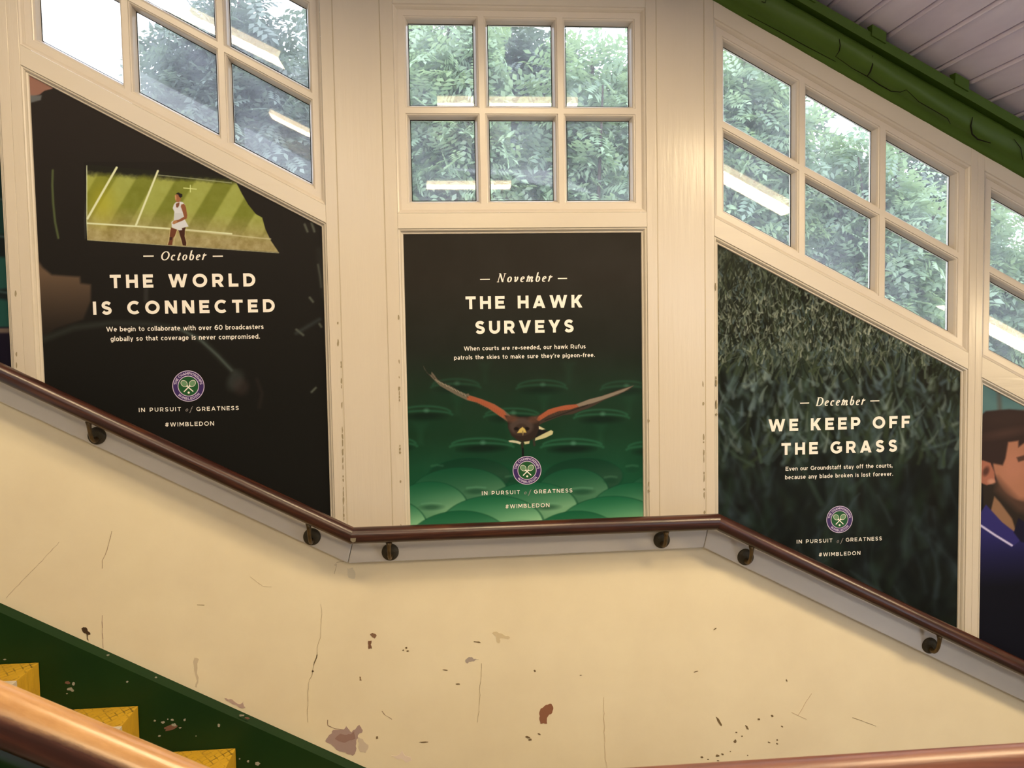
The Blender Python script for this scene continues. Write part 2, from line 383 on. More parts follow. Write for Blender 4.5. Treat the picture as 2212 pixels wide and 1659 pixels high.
# lower wall, dado board, skirting
XL, XR = -2.6, 3.0
FL = -1.4
mb = MB(); top = [(x, dado_z(x) + 0.02) for x in (XL, -0.284, 0.80, XR)]
mb.prism([(XL, FL), (XR, FL)] + top[::-1], 0.0, 0.14)
wall = mb.build('wall_back', M['plaster']); tag(wall, kind='structure')
def dado(no, x0, x1, e0, e1):
    mb = MB(); z = lambda x: dado_z(x)
    h0, h1 = 0.086, 0.086
    mb.prism([(x0, z(x0)), (x1, z(x1)), (x1 + e1, z(x1) + h1 - (0), ), (x0 + e0, z(x0) + h0)], -0.022, 0.0)
    o = mb.build('trim_%d' % no, M['board'], bevel=0.003); tag(o, kind='structure'); return o
dado(6, XL, -0.2848, 0, 0.0208); dado(7, -0.2836, 0.7995, 0.0208, 0.0208); dado(8, 0.8005, XR, 0.0208, 0)

def skirt_top(x):
    if x < -0.136: return EYE - 0.748 - 0.5405 * (x + 1.286)
    if x > 0.955: return 0.131 - 0.53 * (x - 0.955)
    return 0.131
def skirting(name, x0, x1):
    mb = MB(); d = 0.52 if x0 < -0.5 or x0 > 0.9 else 0.16
    y0 = -0.022
    # face, sloped top ledge
    v = [(x0, y0, skirt_top(x0) - d), (x1, y0, skirt_top(x1) - d), (x1, y0, skirt_top(x1) - 0.016), (x0, y0, skirt_top(x0) - 0.016),
         (x1, 0.0, skirt_top(x1)), (x0, 0.0, skirt_top(x0)), (x0, 0.02, skirt_top(x0) - d), (x1, 0.02, skirt_top(x1) - d)]
    mb.add(v, [(0, 1, 2, 3), (3, 2, 4, 5), (0, 6, 7, 1), (5, 4, 7, 6), (0, 3, 5, 6), (1, 7, 4, 2)])
    o = mb.build(name, M['green']); tag(o, kind='structure'); return o
sk_l = skirting('baseboard_left', XL, -0.136); sk_b = skirting('baseboard_back', -0.136, 0.955); skirting('baseboard_right', 0.955, XR)

# floor: landing slab and the lower flight below it
fm = MB(); fm.box(-0.36, 0.985, -3.4, 0.0, -0.2, 0.0)
for j in range(1, 8): fm.box(0.985 + 0.273 * (j - 1), 0.985 + 0.273 * j, -3.4, 0.0, -0.1445 * j - 0.2, -0.1445 * j)
tag(fm.build('floor', M['concrete']), kind='structure')

# ceiling: grooved planks running out from the wall, following the stairs
def ceil_z(x): return rail_top(x) + 0.14
def ceiling():
    mb = MB(); pts = []; pitch = 0.0865
    x = XL
    while x < XR:
        x2 = min(x + pitch, XR); g = 0.0065
        prof = [(x, 0.0), (x2 - 2.3 * g, 0.0), (x2 - 2.1 * g, 0.014), (x2 - 1.5 * g, 0.015), (x2 - 1.3 * g, -0.004), (x2 - 0.9 * g, -0.006), (x2 - 0.5 * g, -0.004), (x2 - 0.3 * g, 0.014)]
        pts += [(q, ceil_z(q) + d) for q, d in prof]; x = x2
    pts.append((XR, ceil_z(XR)))
    v = [(a, 0.05, z) for a, z in pts] + [(a, -3.4, z) for a, z in pts]; n = len(pts)
    mb.add(v, [(i, i + 1, n + i + 1, n + i) for i in range(n - 1)])
    t = [(a, 0.05, z + 0.09) for a, z in pts] + [(a, -3.4, z + 0.09) for a, z in pts]
    mb.add(t, [(i, n + i, n + i + 1, i + 1) for i in range(n - 1)])
    tag(mb.build('ceiling', M['roofing']), kind='structure')
ceiling()

# unseen far wall, its openings shaped to set the daylight fill, and the end walls
mb = MB()
strip(mb, XL, -0.285, lambda x: FL - 0.2, lambda x: dado_z(x) + 1.30, -3.5, -3.4)
strip(mb, -0.285, 1.3, lambda x: FL - 0.2, lambda x: rail_top(x) + 0.2, -3.5, -3.4)
strip(mb, 1.3, XR, lambda x: FL - 0.2, lambda x: dado_z(x) + 1.15, -3.5, -3.4)
strip(mb, XL, -0.285, lambda x: rail_top(x) - 0.12, lambda x: rail_top(x) + 0.2, -3.5, -3.4)
strip(mb, 1.3, XR, lambda x: rail_top(x) + 0.02, lambda x: rail_top(x) + 0.2, -3.5, -3.4)
for x in (-2.5, -1.45, -0.4): strip(mb, x, x + 0.12, lambda q: dado_z(q) + 0.9, lambda q: rail_top(q) - 0.05, -3.5, -3.4)
for x in (2.3, 2.9): strip(mb, x, x + 0.06, lambda q: dado_z(q) + 0.3, lambda q: rail_top(q), -3.5, -3.4)
tag(mb.build('wall_front', M['far']), kind='structure')
mb = MB(); mb.box(XL - 0.1, XL, -3.5, 0.1, FL, ceil_z(XL) + 0.1); tag(mb.build('wall_left', M['far']), kind='structure')
mb = MB(); mb.box(XR, XR + 0.1, -3.5, 0.1, EYE - 0.9, ceil_z(XR) + 0.1); mb.box(XR, XR + 0.1, -2.55, 0.1, FL - 0.2, EYE - 0.9); tag(mb.build('wall_right', M['far']), kind='structure')  # unseen end wall; low gap added to let cool daylight onto the ceiling
mb = MB(); mb.box(-14, 16, 0.9, 26, -1.5, -1.1); tag(mb.build('ground', M['soil']), kind='structure')

# ------------------------------------------------------------------ green eaves beam along the top of the wall
def beam():
    # (drop below the ceiling line measured along z from the lower edge, y)
    prof = [(-0.005, 0.0), (0.0, -0.014), (0.018, -0.016), (0.020, -0.030), (0.034, -0.046), (0.055, -0.055), (0.078, -0.052), (0.092, -0.040), (0.099, -0.030), (0.102, -0.018), (0.16, -0.016)]
    xs = list(np.arange(XL, -0.285, 0.05)) + [-0.285] + list(np.arange(-0.2, 0.80, 0.05)) + [0.815] + list(np.arange(0.83, XR, 0.03)) + [XR]
    r = random.Random(3); v = []; n = len(prof)
    for x in xs:
        for i, (d, y) in enumerate(prof):
            w = (0.004 * math.sin(x * 9 + i) + r.uniform(-.0015, .0015)) if 2 < i < 9 else r.uniform(-.0012, .0012)
            v.append((x, y + w, rail_top(x) - 0.024 + d + w * 0.5))
    f = [(i * n + j, (i + 1) * n + j, (i + 1) * n + j + 1, i * n + j + 1) for i in range(len(xs) - 1) for j in range(n - 1)]
    mb = MB(); mb.add(v, f); root = mb.build('trim_9', M['beam'], smooth=True); tag(root, kind='structure')
    # conduit strip with its clips above the cove
    cm = MB(); bz = lambda x: rail_top(x) - 0.024
    q = lambda x, d, y: (x, y, bz(x) + d)
    cx = [XL, -0.285, 0.815, XR]
    for a, b in zip(cx[:-1], cx[1:]):
        p = [q(a, 0.106, -0.018), q(b, 0.106, -0.018), q(a, 0.106, -0.052), q(b, 0.106, -0.052), q(a, 0.136, -0.054), q(b, 0.136, -0.054), q(a, 0.150, -0.018), q(b, 0.150, -0.018)]
        cm.add(p, [(0, 2, 3, 1), (2, 4, 5, 3), (4, 6, 7, 5), (0, 1, 7, 6)])
    cm.build('conduit', M['beam'], root)
    for px, py in ((1897, 88), (2076, 190), (1745, 0)):
        x = at(px, py, -0.055)[0]; k = MB(); a, b = x - 0.022, x + 0.022
        p = [q(a, 0.125, -0.050), q(b, 0.125, -0.050), q(a, 0.125, -0.060), q(b, 0.125, -0.060), q(a, 0.156, -0.062), q(b, 0.156, -0.062), q(a, 0.158, -0.03), q(b, 0.158, -0.03)]
        k.add(p, [(0, 2, 3, 1), (2, 4, 5, 3), (4, 6, 7, 5), (0, 1, 7, 6), (0, 6, 4, 2), (1, 3, 5, 7)])
        k.build('conduit_clip', M['beam'], root)
    # splits and lifted edges in the paint, plus a recess shadow drawn as a dark strip: (points in photo pixels)
    def ydepth(d): return float(np.interp(d, [p[0] for p in prof], [p[1] for p in prof])) - 0.0035
    def crack(pts, w):
        P = []
        for px, py in pts:
            y = -0.05
            for _ in range(4):
                h = at(px, py, y); d = h[2] - bz(h[0]); y = ydepth(d)
            P.append(at(px, py, y))
        r_ = [w * (0.35 + 0.65 * math.sin(math.pi * (i + 0.4) / len(P))) for i in range(len(P))]
        m = MB(); sweep(m, P, r_, 6, True); m.build('crack_and_shadow_line', M['black_gap'], root, True)
    crack([(1813, 84), (1815, 98), (1813, 110), (1805, 122)], 0.0014)
    crack([(1885, 120), (1885, 140), (1880, 155), (1873, 165)], 0.0022)
    crack([(1805, 122), (1840, 147), (1873, 165), (1900, 183), (1925, 197), (1945, 199), (1958, 194)], 0.0014)
    crack([(1958, 194), (1985, 220), (2020, 240), (2047, 256), (2053, 268)], 0.0013)
    crack([(2101, 253), (2097, 272), (2100, 290), (2112, 301), (2140, 309)], 0.0022)
    crack([(1719, 0), (1745, 18), (1800, 52), (1870, 92), (1935, 125), (1980, 155), (2040, 190), (2110, 225), (2212, 262)], 0.0022)  # dark strip standing for the shadow in the recess under the conduit
    crack([(1615, 32), (1680, 66), (1740, 99), (1805, 133)], 0.0010)
    crack([(1645, 3), (1653, 6), (1654, 0)], 0.0010)
    crack([(2190, 300), (2205, 320), (2209, 345)], 0.0012)
    return root
beam()

# ------------------------------------------------------------------ handrails
def rail_parts(root, segs, r, mats, y):
    for (a, b), m in zip(segs, mats):
        mb = MB(); n = 28
        a = np.array([a[0], y, a[1]]); b = np.array([b[0], y, b[1]])
        k = max(2, int(np.linalg.norm(b - a) / 0.05))
        pts = [a + (b - a) * i / k for i in range(k + 1)]
        def sec(th):
            c, s_ = math.cos(th), math.sin(th)
            return c, (s_ if s_ < 0.8 else 0.8 + (s_ - 0.8) * 0.5)
        sweep(mb, pts, r, n)
        o = mb.build('rail', m, root, True); yield o
def mitred(P, r, y, mats, root):                      # the rail pieces meet on mitre planes
    for i in range(len(P) - 1):
        a, b = np.array(P[i]), np.array(P[i + 1]); t = (b - a) / np.linalg.norm(b - a)
        mb = MB(); n = 28; k = 40
        e2 = np.array([t[1], -t[0]]); 
        def cut(p, q, end):                           # direction of the mitre plane at a joint
            if q is None: return e2
            u = (np.array(q) - p); u = u / np.linalg.norm(u)
            d = (t if end else -t); bis = (-d + u); 
            if np.linalg.norm(bis) < 1e-6: return e2
            bis /= np.linalg.norm(bis); return bis / (bis @ e2)
        c0 = cut(a, P[i - 1] if i else None, False); c1 = cut(b, P[i + 2] if i + 2 < len(P) else None, True)
        v = []; L = np.linalg.norm(b - a)
        for q in range(k + 1):
            f_ = q / k; p = a + (b - a) * f_
            cc = c0 if q == 0 else (c1 if q == k else e2)
            if q == 1: p = a + t * 0.03
            if q == k - 1: p = b - t * 0.03
            for j in range(n):
                th = 2 * math.pi * j / n
                s_ = math.sin(th); p2 = p + cc * s_ * r
                v.append((p2[0], y - math.cos(th) * r, p2[1]))
        f = []; uv = []
        for q in range(k):
            for j in range(n):
                j2 = (j + 1) % n
                f.append((q * n + j, (q + 1) * n + j, (q + 1) * n + j2, q * n + j2))
                va, vb = j / n * 2 * math.pi * r, (j + 1) / n * 2 * math.pi * r
                ua, ub = L * q / k + i * 3.3, L * (q + 1) / k + i * 3.3
                uv += [(ua, va), (ub, va), (ub, vb), (ua, vb)]
        f.append(tuple(range(n))); f.append(tuple(k * n + j for j in range(n - 1, -1, -1))); uv += [(0.001, 0.001)] * (2 * n)
        mb.add(v, f, uv); o = mb.build('rail', mats[i], None, True)
        md = o.modifiers.new('split', 'EDGE_SPLIT'); md.split_angle = math.radians(50)
        put(o, root)
RY, RR = -0.075, 0.024
zl = EYE - 0.572
hr = empty('wall_handrail', (0.28, 0.0, zl)); tag(hr, 'dark mahogany handrail fixed to the cream wall below the posters', 'handrail')
P = [(XL + 0.05, zl + 0.5225 * (-0.263 - XL - 0.05)), (-0.2645, zl), (0.8255, zl), (XR - 0.05, zl - 0.5097 * (XR - 0.05 - 0.8255))]
mitred(P, RR, RY, [M['rail']] * 3, hr)
def rail_z(x): return float(np.interp(x, [p[0] for p in P], [p[1] for p in P]))
# pale chips at the two mitres
cm = MB(); g = at(764, 1166, RY - RR * 1.0)
chip_mat = flat_mat('bare_wood', (190, 130, 70))
def chip(parent, name, pts, y, mat):
    m = MB(); q = [at(a, b, y) for a, b in pts]
    m.prism([(p[0], p[2]) for p in q], y, y + 0.0012); o = m.build(name, mat); put(o, parent); return o
chip(hr, 'bare_chip', [(757, 1162), (769, 1162), (768, 1170), (762, 1172), (757, 1168)], RY - RR * 0.99, flat_mat('pale_chip', (120, 100, 72)))
for px, py in ((210, 941), (674, 1159), (843, 1192), (1429, 1166), (1610, 1203), (2008, 1394)):
    c = at(px, py, -0.022); x, z = c[0], c[2]
    br = empty('handrail_bracket', (x, -0.022, z)); br.parent = hr; br.location = Vector((x, -0.022, z)) - hr.location
    o = MB(); lathe_y(o, 0, 0, [(0.0255, 0.001), (0.0255, -0.004), (0.0235, -0.007), (0.016, -0.009), (0.0, -0.0095)]); o.build('rose', M['rose'], br, True)
    o = MB(); zr = rail_z(x) - RR * 1.02 - z
    pts = []
    for t in np.linspace(0, 1, 12):
        th = t * math.pi / 2
        pts.append((0, -0.006 - 0.047 * math.sin(th), -0.010 + (zr + 0.010) * (1 - math.cos(th)) - 0.008 * math.sin(math.pi * t)))
    sweep(o, pts, [0.0085, 0.008, 0.007, 0.0062, 0.0058, 0.0056, 0.0056, 0.0056, 0.0058, 0.006, 0.0068, 0.0095], 12, True, nrm=(1, 0, 0))
    o.build('arm', M['brass'], br, True)

# centre handrail of the stairs, nearer the camera
ch = empty('centre_handrail', (0.3, -1.5, 0.0)); tag(ch, 'thick worn wooden handrail in the foreground along the middle of the stairs', 'handrail')
CR = 0.0325; zc = EYE - 0.548 - CR
ztop = lambda x: EYE - 0.396 - 0.516 * (x + 0.519) - CR * 1.12
xb = -0.519 + (EYE - 0.396 - CR * 1.12 - zc) / 0.516
P2 = [(XL + 0.1, ztop(XL + 0.1)), (xb, zc), (0.86, zc), (XR - 0.1, zc - 0.51 * (XR - 0.1 - 0.86))]
mitred(P2, CR, -1.5, [M['rail_worn'], M['rail_red'], M['rail_red']], ch)
def step_z(x): return 0.1445 * max(0, math.ceil((-0.36 - x) / 0.273 + 1e-6)) if x < -0.36 else (0.0 if x < 0.985 else -0.1445 * (1 + int((x - 0.985) / 0.273)))
gm = MB()
for a, b in zip(P2[:-1], P2[1:]):
    d = CR * 1.15 + 0.012
    v = [(x, y, z - d - o_) for (x, z) in (a, b) for y in (-1.522, -1.478) for o_ in (0.0, 0.012)]
    gm.add(v, [(0, 1, 3, 2), (4, 6, 7, 5), (0, 4, 5, 1), (2, 3, 7, 6), (0, 2, 6, 4), (1, 5, 7, 3)])
put(gm.build('core_rail', M['green']), ch)
for x in (-1.9, -1.05, -0.1, 0.85, 1.75, 2.6):
    z1 = float(np.interp(x, [p[0] for p in P2], [p[1] for p in P2])) - CR
    o = MB(); sweep(o, [(x, -1.5, step_z(x) + 0.0035), (x, -1.5, z1)], 0.019, 14, True); lathe = o.build('post', M['green'], None, True); put(lathe, ch)

# ------------------------------------------------------------------ stair steps of the upper flight
NAMES = {2: 'lowest yellow-edged stair step in view, at the foot of the green skirting', 3: 'middle yellow-edged stair step, half hidden by the near handrail',
         4: 'yellow-edged stair step at the left edge, highest one in view', 1: 'bottom stair step just above the landing floor', 5: 'stair step next above the highest yellow-edged one in view'}
for k in range(1, 6):
    z = 0.1445 * k; xn = {1: -0.36, 2: -0.632, 3: -0.906, 4: -1.178, 5: -1.451}[k]; x0 = xn - 0.2745
    st = empty('stair_step', (xn, -0.024, z)); tag(st, NAMES[k], 'step', 'steps of the upper flight')
    o = MB(); o.box(-0.2745, 0.0, -3.3, 0.0, -0.1445, -0.0015); o.build('tread', M['concrete'], st)
    o = MB(); o.prism([(-0.2735, -0.0015), (0.0, -0.0015), (0.0, -0.143), (0.0025, -0.143), (0.0025, 0.0012), (-0.2735, 0.0012)], -0.128, -0.0005)
    o.build('yellow_edge', M['yellow'], st, bevel=0.001)
    o = MB(); o.box(-0.030, 0.004, -3.29, -0.1285, -0.028, 0.0012); o.build('nosing', M['nosing'], st, bevel=0.001)
    o = MB()
    for i in range(14):
        xa = -0.262 + i * 0.0165; o.box(xa, xa + 0.009, -3.29, -0.1285, -0.0015, 0.0022)
    o.build('ribbed_mat', M['ribbed'], st)

# ------------------------------------------------------------------ marks on the plaster and the skirting
def jag(pts, r, k=0.16):
    for _ in range(2):
        out = []
        for i in range(len(pts)):
            (a, b), (c, d) = pts[i], pts[(i + 1) % len(pts)]; j = r.uniform(-k, k)
            out += [(a, b), ((a + c) / 2 - (d - b) * j, (b + d) / 2 + (c - a) * j)]
        pts = out
    return pts
def mark(parent, name, pts, obs, off, soft=0):
    q = [at(a, b, off) for a, b in jag(pts, random.Random(len(pts) + int(pts[0][0])))]; m = MB(); m.prism([(p[0], p[2]) for p in q], off - 0.0006, off + 0.001)
    return put(m.build(name, flat_mat('mark', obs)), parent)
def zz(ox, oy, s, pts): return [(ox + s * a, oy + s * b) for a, b in pts]
def blob(cx, cy, rx, ry, seed, n=11, ang=0.0):
    r = random.Random(seed); out = []
    for i in range(n):
        t = 2 * math.pi * i / n; k = r.uniform(0.65, 1.2); a, b = rx * k * math.cos(t), ry * k * math.sin(t)
        out.append((cx + a * math.cos(ang) - b * math.sin(ang), cy + a * math.sin(ang) + b * math.cos(ang)))
    return out
Z6 = lambda pts: zz(600, 1300, 0.2712, pts); Z7 = lambda pts: zz(0, 1100, 0.337, pts); Z3 = lambda pts: zz(1200, 1300, 0.2712, pts)
mark(wall, 'paint_chip', Z6([(2095, 850), (2140, 820), (2180, 813), (2195, 850), (2180, 890), (2152, 912), (2146, 970), (2118, 966), (2093, 972), (2088, 910)]), (138, 84, 54), -0.0003)
mark(wall, 'paint_chip', Z6([(735, 258), (755, 246), (775, 255), (787, 270), (770, 292), (752, 280)]), (128, 88, 58), -0.0003)
mark(wall, 'paint_chip', Z6([(720, 312), (748, 310), (750, 372), (738, 368), (724, 378)]), (118, 78, 50), -0.0003)
mark(wall, 'paint_chip', Z6([(650, 598), (664, 598), (668, 628), (652, 626)]), (140, 104, 68), -0.0003)
mark(wall, 'paint_chip', Z6([(398, 1080), (430, 1050), (440, 1022), (520, 1018), (545, 988), (570, 1020), (590, 1040), (622, 1010), (650, 980), (676, 1020), (672, 1040), (640, 1058), (625, 1108), (622, 1190), (598, 1226), (540, 1200), (450, 1156), (380, 1112)]), (162, 126, 104), -0.0003)
mark(wall, 'paint_chip', Z6([(455, 1092), (500, 1050), (548, 1060), (610, 1030), (618, 1090), (560, 1110), (520, 1120)]), (146, 106, 84), -0.0008)
mark(wall, 'paint_chip', Z6([(905, 1222), (975, 1212), (990, 1186), (1020, 1230), (1060, 1236), (1068, 1264), (1020, 1282), (985, 1246), (940, 1246)]), (222, 186, 148), -0.0003)
mark(wall, 'paint_chip', Z6([(640, 1080), (680, 1096), (722, 1140), (700, 1200), (660, 1196), (645, 1140)]), (198, 166, 128), -0.0003)
mark(wall, 'paint_chip', Z6([(1495, 462), (1515, 445), (1545, 440), (1560, 456), (1600, 458), (1560, 474), (1525, 478), (1510, 490), (1496, 482)]), (162, 136, 110), -0.0003)
mark(wall, 'paint_chip', Z6([(1705, 250), (1740, 236), (1790, 255), (1850, 280), (1835, 300), (1770, 290), (1765, 330), (1745, 320), (1742, 280)]), (202, 168, 118), -0.0003)
mark(wall, 'paint_chip', Z7([(522, 765), (535, 755), (556, 762), (576, 790), (580, 802), (556, 802), (538, 792)]), (70, 48, 28), -0.0003)
mark(wall, 'paint_chip', Z7([(556, 803), (566, 803), (568, 846), (558, 836)]), (96, 74, 48), -0.0003)
mark(wall, 'paint_chip', Z7([(1440, 1210), (1490, 1220), (1540, 1250), (1560, 1232), (1574, 1270), (1530, 1268), (1480, 1240)]), (178, 140, 112), -0.0003)
mark(wall, 'water_stain', Z7([(1248, 950), (1276, 960), (1274, 1080), (1262, 1142), (1250, 1140), (1252, 1060)]), (200, 168, 124), -0.0003)
mark(wall, 'water_stain', [(750, 1228), (762, 1226), (768, 1240), (766, 1250), (753, 1248)], (206, 178, 134), -0.0003)
def crackline(pts, w, obs, seed=0):
    r = random.Random(seed); out = []
    for (a, b), (c, d) in zip(pts[:-1], pts[1:]):
        n = max(2, int(math.hypot(c - a, d - b) / 9))
        out += [(a + (c - a) * i / n + r.uniform(-1.1, 1.1), b + (d - b) * i / n) for i in range(n)]
    out.append(pts[-1]); m = MB(); q = [at(a, b, 0) for a, b in out]
    for i in range(len(q) - 1):
        a, b = q[i], q[i + 1]; d = np.array([b[0] - a[0], b[2] - a[2]]); d /= np.linalg.norm(d); nn = np.array([-d[1], d[0]])
        wa = w * r.uniform(0.3, 1.0)
        m.prism([(a[0] + nn[0] * wa, a[2] + nn[1] * wa), (b[0] + nn[0] * wa, b[2] + nn[1] * wa), (b[0] - nn[0] * wa, b[2] - nn[1] * wa), (a[0] - nn[0] * wa, a[2] - nn[1] * wa)], -0.0009, 0.001)
    put(m.build('crack', flat_mat('crack', obs)), wall)
crackline(Z6([(345, 20), (350, 100), (340, 280), (315, 370), (310, 440), (290, 500), (270, 590), (240, 650), (245, 760), (235, 860), (240, 960)]), 0.0008, (168, 138, 96), 1)
crackline(Z6([(310, 420), (300, 470), (286, 505)]), 0.0018, (128, 104, 66), 2)
crackline(Z6([(1625, 490), (1620, 600), (1610, 700), (1610, 780), (1600, 870), (1590, 960)]), 0.0008, (168, 138, 96), 3)
crackline(Z6([(1400 - 1000, 940), (400, 985), (460, 1010), (520, 1018)]), 0.0012, (140, 108, 76), 4)
crackline(Z6([(830, 870), (850, 900), (910, 935)]), 0.0014, (160, 128, 92), 5)
crackline(Z7([(715, 140), (690, 260), (655, 330), (655, 380)]), 0.0009, (160, 126, 90), 6)
crackline(Z7([(657, 680), (656, 760), (660, 830), (662, 890)]), 0.0016, (160, 124, 92), 7)
crackline(Z7([(380, 210), (250, 350), (160, 440), (40, 570)]), 0.0006, (186, 152, 112), 8)
crackline(Z3([(385, 760), (385, 850), (388, 1000), (393, 1150), (395, 1250), (412, 1320)]), 0.0011, (196, 160, 112), 9)
crackline(zz(1700, 1300, 0.2315, [(610, 1080), (700, 1110), (830, 1160)]), 0.0008, (132, 102, 60), 10)
crackline(Z3([(1880, 880), (1930, 905), (2000, 935)]), 0.0008, (190, 150, 104), 11)
crackline(Z3([(1930, 905), (1965, 850), (2040, 730)]), 0.0006, (196, 156, 110), 12)
crackline(Z7([(1605, 432), (1650, 470), (1690, 496), (1740, 498)]), 0.0006, (180, 146, 100), 13)
crackline(Z7([(1266, 612), (1310, 614)]), 0.0007, (130, 104, 66), 14)
crackline([(723, 1222), (727, 1215), (745, 1212)], 0.0007, (170, 140, 100), 15)
crackline([(728, 1218), (722, 1240)], 0.0007, (150, 120, 84), 16)
sp = MB()
for i, (a, b, rx, ry, an) in enumerate([(1165, 1238, 11, 9, 0), (1130, 1300, 10, 8, 0), (1215, 1255, 7, 5, 0), (1290, 1225, 20, 9, 0), (1330, 1215, 13, 7, .2), (1430, 1110, 11, 13, 0), (1300, 950, 42, 10, 1.0),
        (1525, 1000, 26, 9, 1.0), (1440, 1040, 9, 5, 0), (1485, 1070, 8, 5, 0), (1620, 935, 10, 8, 0), (1725, 908, 12, 8, .5), (1803, 993, 11, 5, .4), (1765, 1100, 9, 6, 0), (1765, 1130, 10, 5, .4),
        (1700, 1120, 11, 5, .4), (1530, 1223, 6, 5, 0), (1270, 215, 14, 4, -.6), (1120, 555, 22, 4, -.3), (1840, 625, 5, 12, -.3), (-165, 550, 9, 8, 0), (-165, 1, 0, 0, 0), (200, 585, 10, 3, 0), (1293, 1265, 10, 4, 0), (1392, 1192, 5, 4, 0)]):
    if rx == 0: continue
    q = [at(*p, 0) for p in zz(1200, 1300, 0.2712, blob(a, b, rx, ry, i, 10, an))]
    sp.prism([(p[0], p[2]) for p in q], -0.0009, 0.001)
for i, (a, b, rx, ry, an) in enumerate([(1000, 385, 8, 6, 0), (1024, 368, 9, 8, 0), (1035, 392, 10, 6, 0), (280, 552, 9, 8, 0), (1990, 1078, 20, 9, .4), (2010, 1098, 14, 8, 0), (2083, 1053, 12, 6, .4), (792, 1082, 10, 12, 0), (1160, 1118, 40, 5, 0), (1590, 320, 30, 5, .1), (1435, 655, 20, 5, 0), (1335, 543, 22, 4, .1)]):
    q = [at(*p, 0) for p in zz(600, 1300, 0.2712, blob(a, b, rx, ry, i + 50, 10, an))]; sp.prism([(p[0], p[2]) for p in q], -0.0009, 0.001)
tag(put(sp.build('dirt_speck', flat_mat('dirt', (112, 84, 50))), wall), kind='stuff')
Zb = lambda pts: zz(0, 1400, 0.2532, pts)
wm = MB()
for i, (a, b, rx, ry) in enumerate([(628, 305, 15, 14), (600, 350, 26, 14), (620, 362, 12, 10), (570, 388, 8, 6), (1390, 635, 17, 11), (1320, 618, 11, 8), (1470, 612, 13, 10), (1575, 612, 10, 10), (1485, 655, 22, 16), (1360, 750, 13, 8), (1868, 658, 12, 15), (1085, 287, 10, 8), (1432, 607, 7, 6), (1535, 680, 12, 6), (1672, 750, 5, 4), (920, 60, 12, 6), (2060, 575, 22, 7), (1330, 250, 12, 5), (2115, 965, 12, 10), (2045, 945, 7, 6), (2195, 985, 22, 18), (40, 97, 14, 6)]):
    q = [at(*p, -0.0226) for p in Zb(blob(a, b, rx, ry, i + 90, 10))]; wm.prism([(p[0], p[2]) for p in q], -0.0232, -0.021)
tag(put(wm.build('chipped_spot', flat_mat('chipped_undercoat', (150, 134, 104))), sk_l), kind='stuff')
for pts in (blob(1455, 678, 62, 20, 5, 13, -.3), blob(575, 296, 22, 14, 6), blob(2110, 598, 26, 9, 7, 9, .2)):
    q = [at(*p, -0.0226) for p in Zb(pts)]; m = MB(); m.prism([(p[0], p[2]) for p in q], -0.0229, -0.021); put(m.build('paint_chip', flat_mat('rust_chip', (112, 74, 52))), sk_l)
# open joints and worn edges of the panelling
jm = MB()
for x, z0, z1 in ((-0.2857, 0.85, 2.5), (0.8152, 0.85, 2.5), (-0.1508, 0.85, 2.5), (0.6688, 0.85, 2.5)): jm.box(x - 0.0009, x + 0.0009, -0.0004, 0.004, z0, z1)
put(jm.build('open_joint', flat_mat('joint_dirt', (184, 156, 116))), frames['c'])
wj = MB(); r = random.Random(4)
for (px0, px1, y0, y1, den) in ((737, 743, 780, 1120, 0.62), (861, 866, 680, 1130, 0.3), (1518, 1522, 790, 1108, 0.5), (1546, 1548, 560, 900, 0.15), (1400, 1402, 620, 1110, 0.12), (727, 731, 560, 780, 0.2), (33, 36, 560, 800, 0.2)):
    y = y0
    while y < y1:
        h = r.uniform(5, 20)
        if r.random() < den * (0.5 + (y - y0) / (y1 - y0)):
            xc = px0 + (px1 - px0) * (y - y0) / (y1 - y0); q = [at(*p, -0.0004) for p in blob(xc, y + h / 2, r.uniform(1, 2.4), h / 2, int(y), 9)]
            wj.prism([(p[0], p[2]) for p in q], -0.0009, 0.002)
        y += h
tag(put(wj.build('worn_edge', flat_mat('worn_edge', (142, 118, 82))), frames['c']), kind='stuff')

# ------------------------------------------------------------------ lettering: monoline capitals and lower case, and a broad-nib italic
def arc(cx, cy, rx, ry, a0, a1, n=14):
    return [(cx + rx * math.cos(math.radians(a0 + (a1 - a0) * i / n)), cy + ry * math.sin(math.radians(a0 + (a1 - a0) * i / n))) for i in range(n + 1)]
def stroke(pts, w, closed=False):
    P_ = [np.array(p, float) for p in pts]; w_ = list(w) if isinstance(w, list) else None
    keep = [i for i in range(len(P_)) if i == 0 or np.linalg.norm(P_[i] - P_[i - 1]) > 1e-4]
    P_ = [P_[i] for i in keep]; w = [w_[i] for i in keep] if w_ else w; n = len(P_); L, R = [], []
    for i in range(n):
        a = P_[i] - P_[i - 1] if (i or closed) else P_[1] - P_[0]
        b = P_[(i + 1) % n] - P_[i] if (i < n - 1 or closed) else a
        a = a / (np.linalg.norm(a) + 1e-9); b = b / (np.linalg.norm(b) + 1e-9); t = a + b; t /= (np.linalg.norm(t) + 1e-9)
        nn = np.array([-t[1], t[0]]); k = 1 / max(0.35, abs(nn @ np.array([-a[1], a[0]])))
        wi = (w[i] if isinstance(w, list) else w) / 2
        L.append(P_[i] + nn * wi * k); R.append(P_[i] - nn * wi * k)
    return [[L[i], R[i], R[(i + 1) % n], L[(i + 1) % n]] for i in range(n if closed else n - 1)]
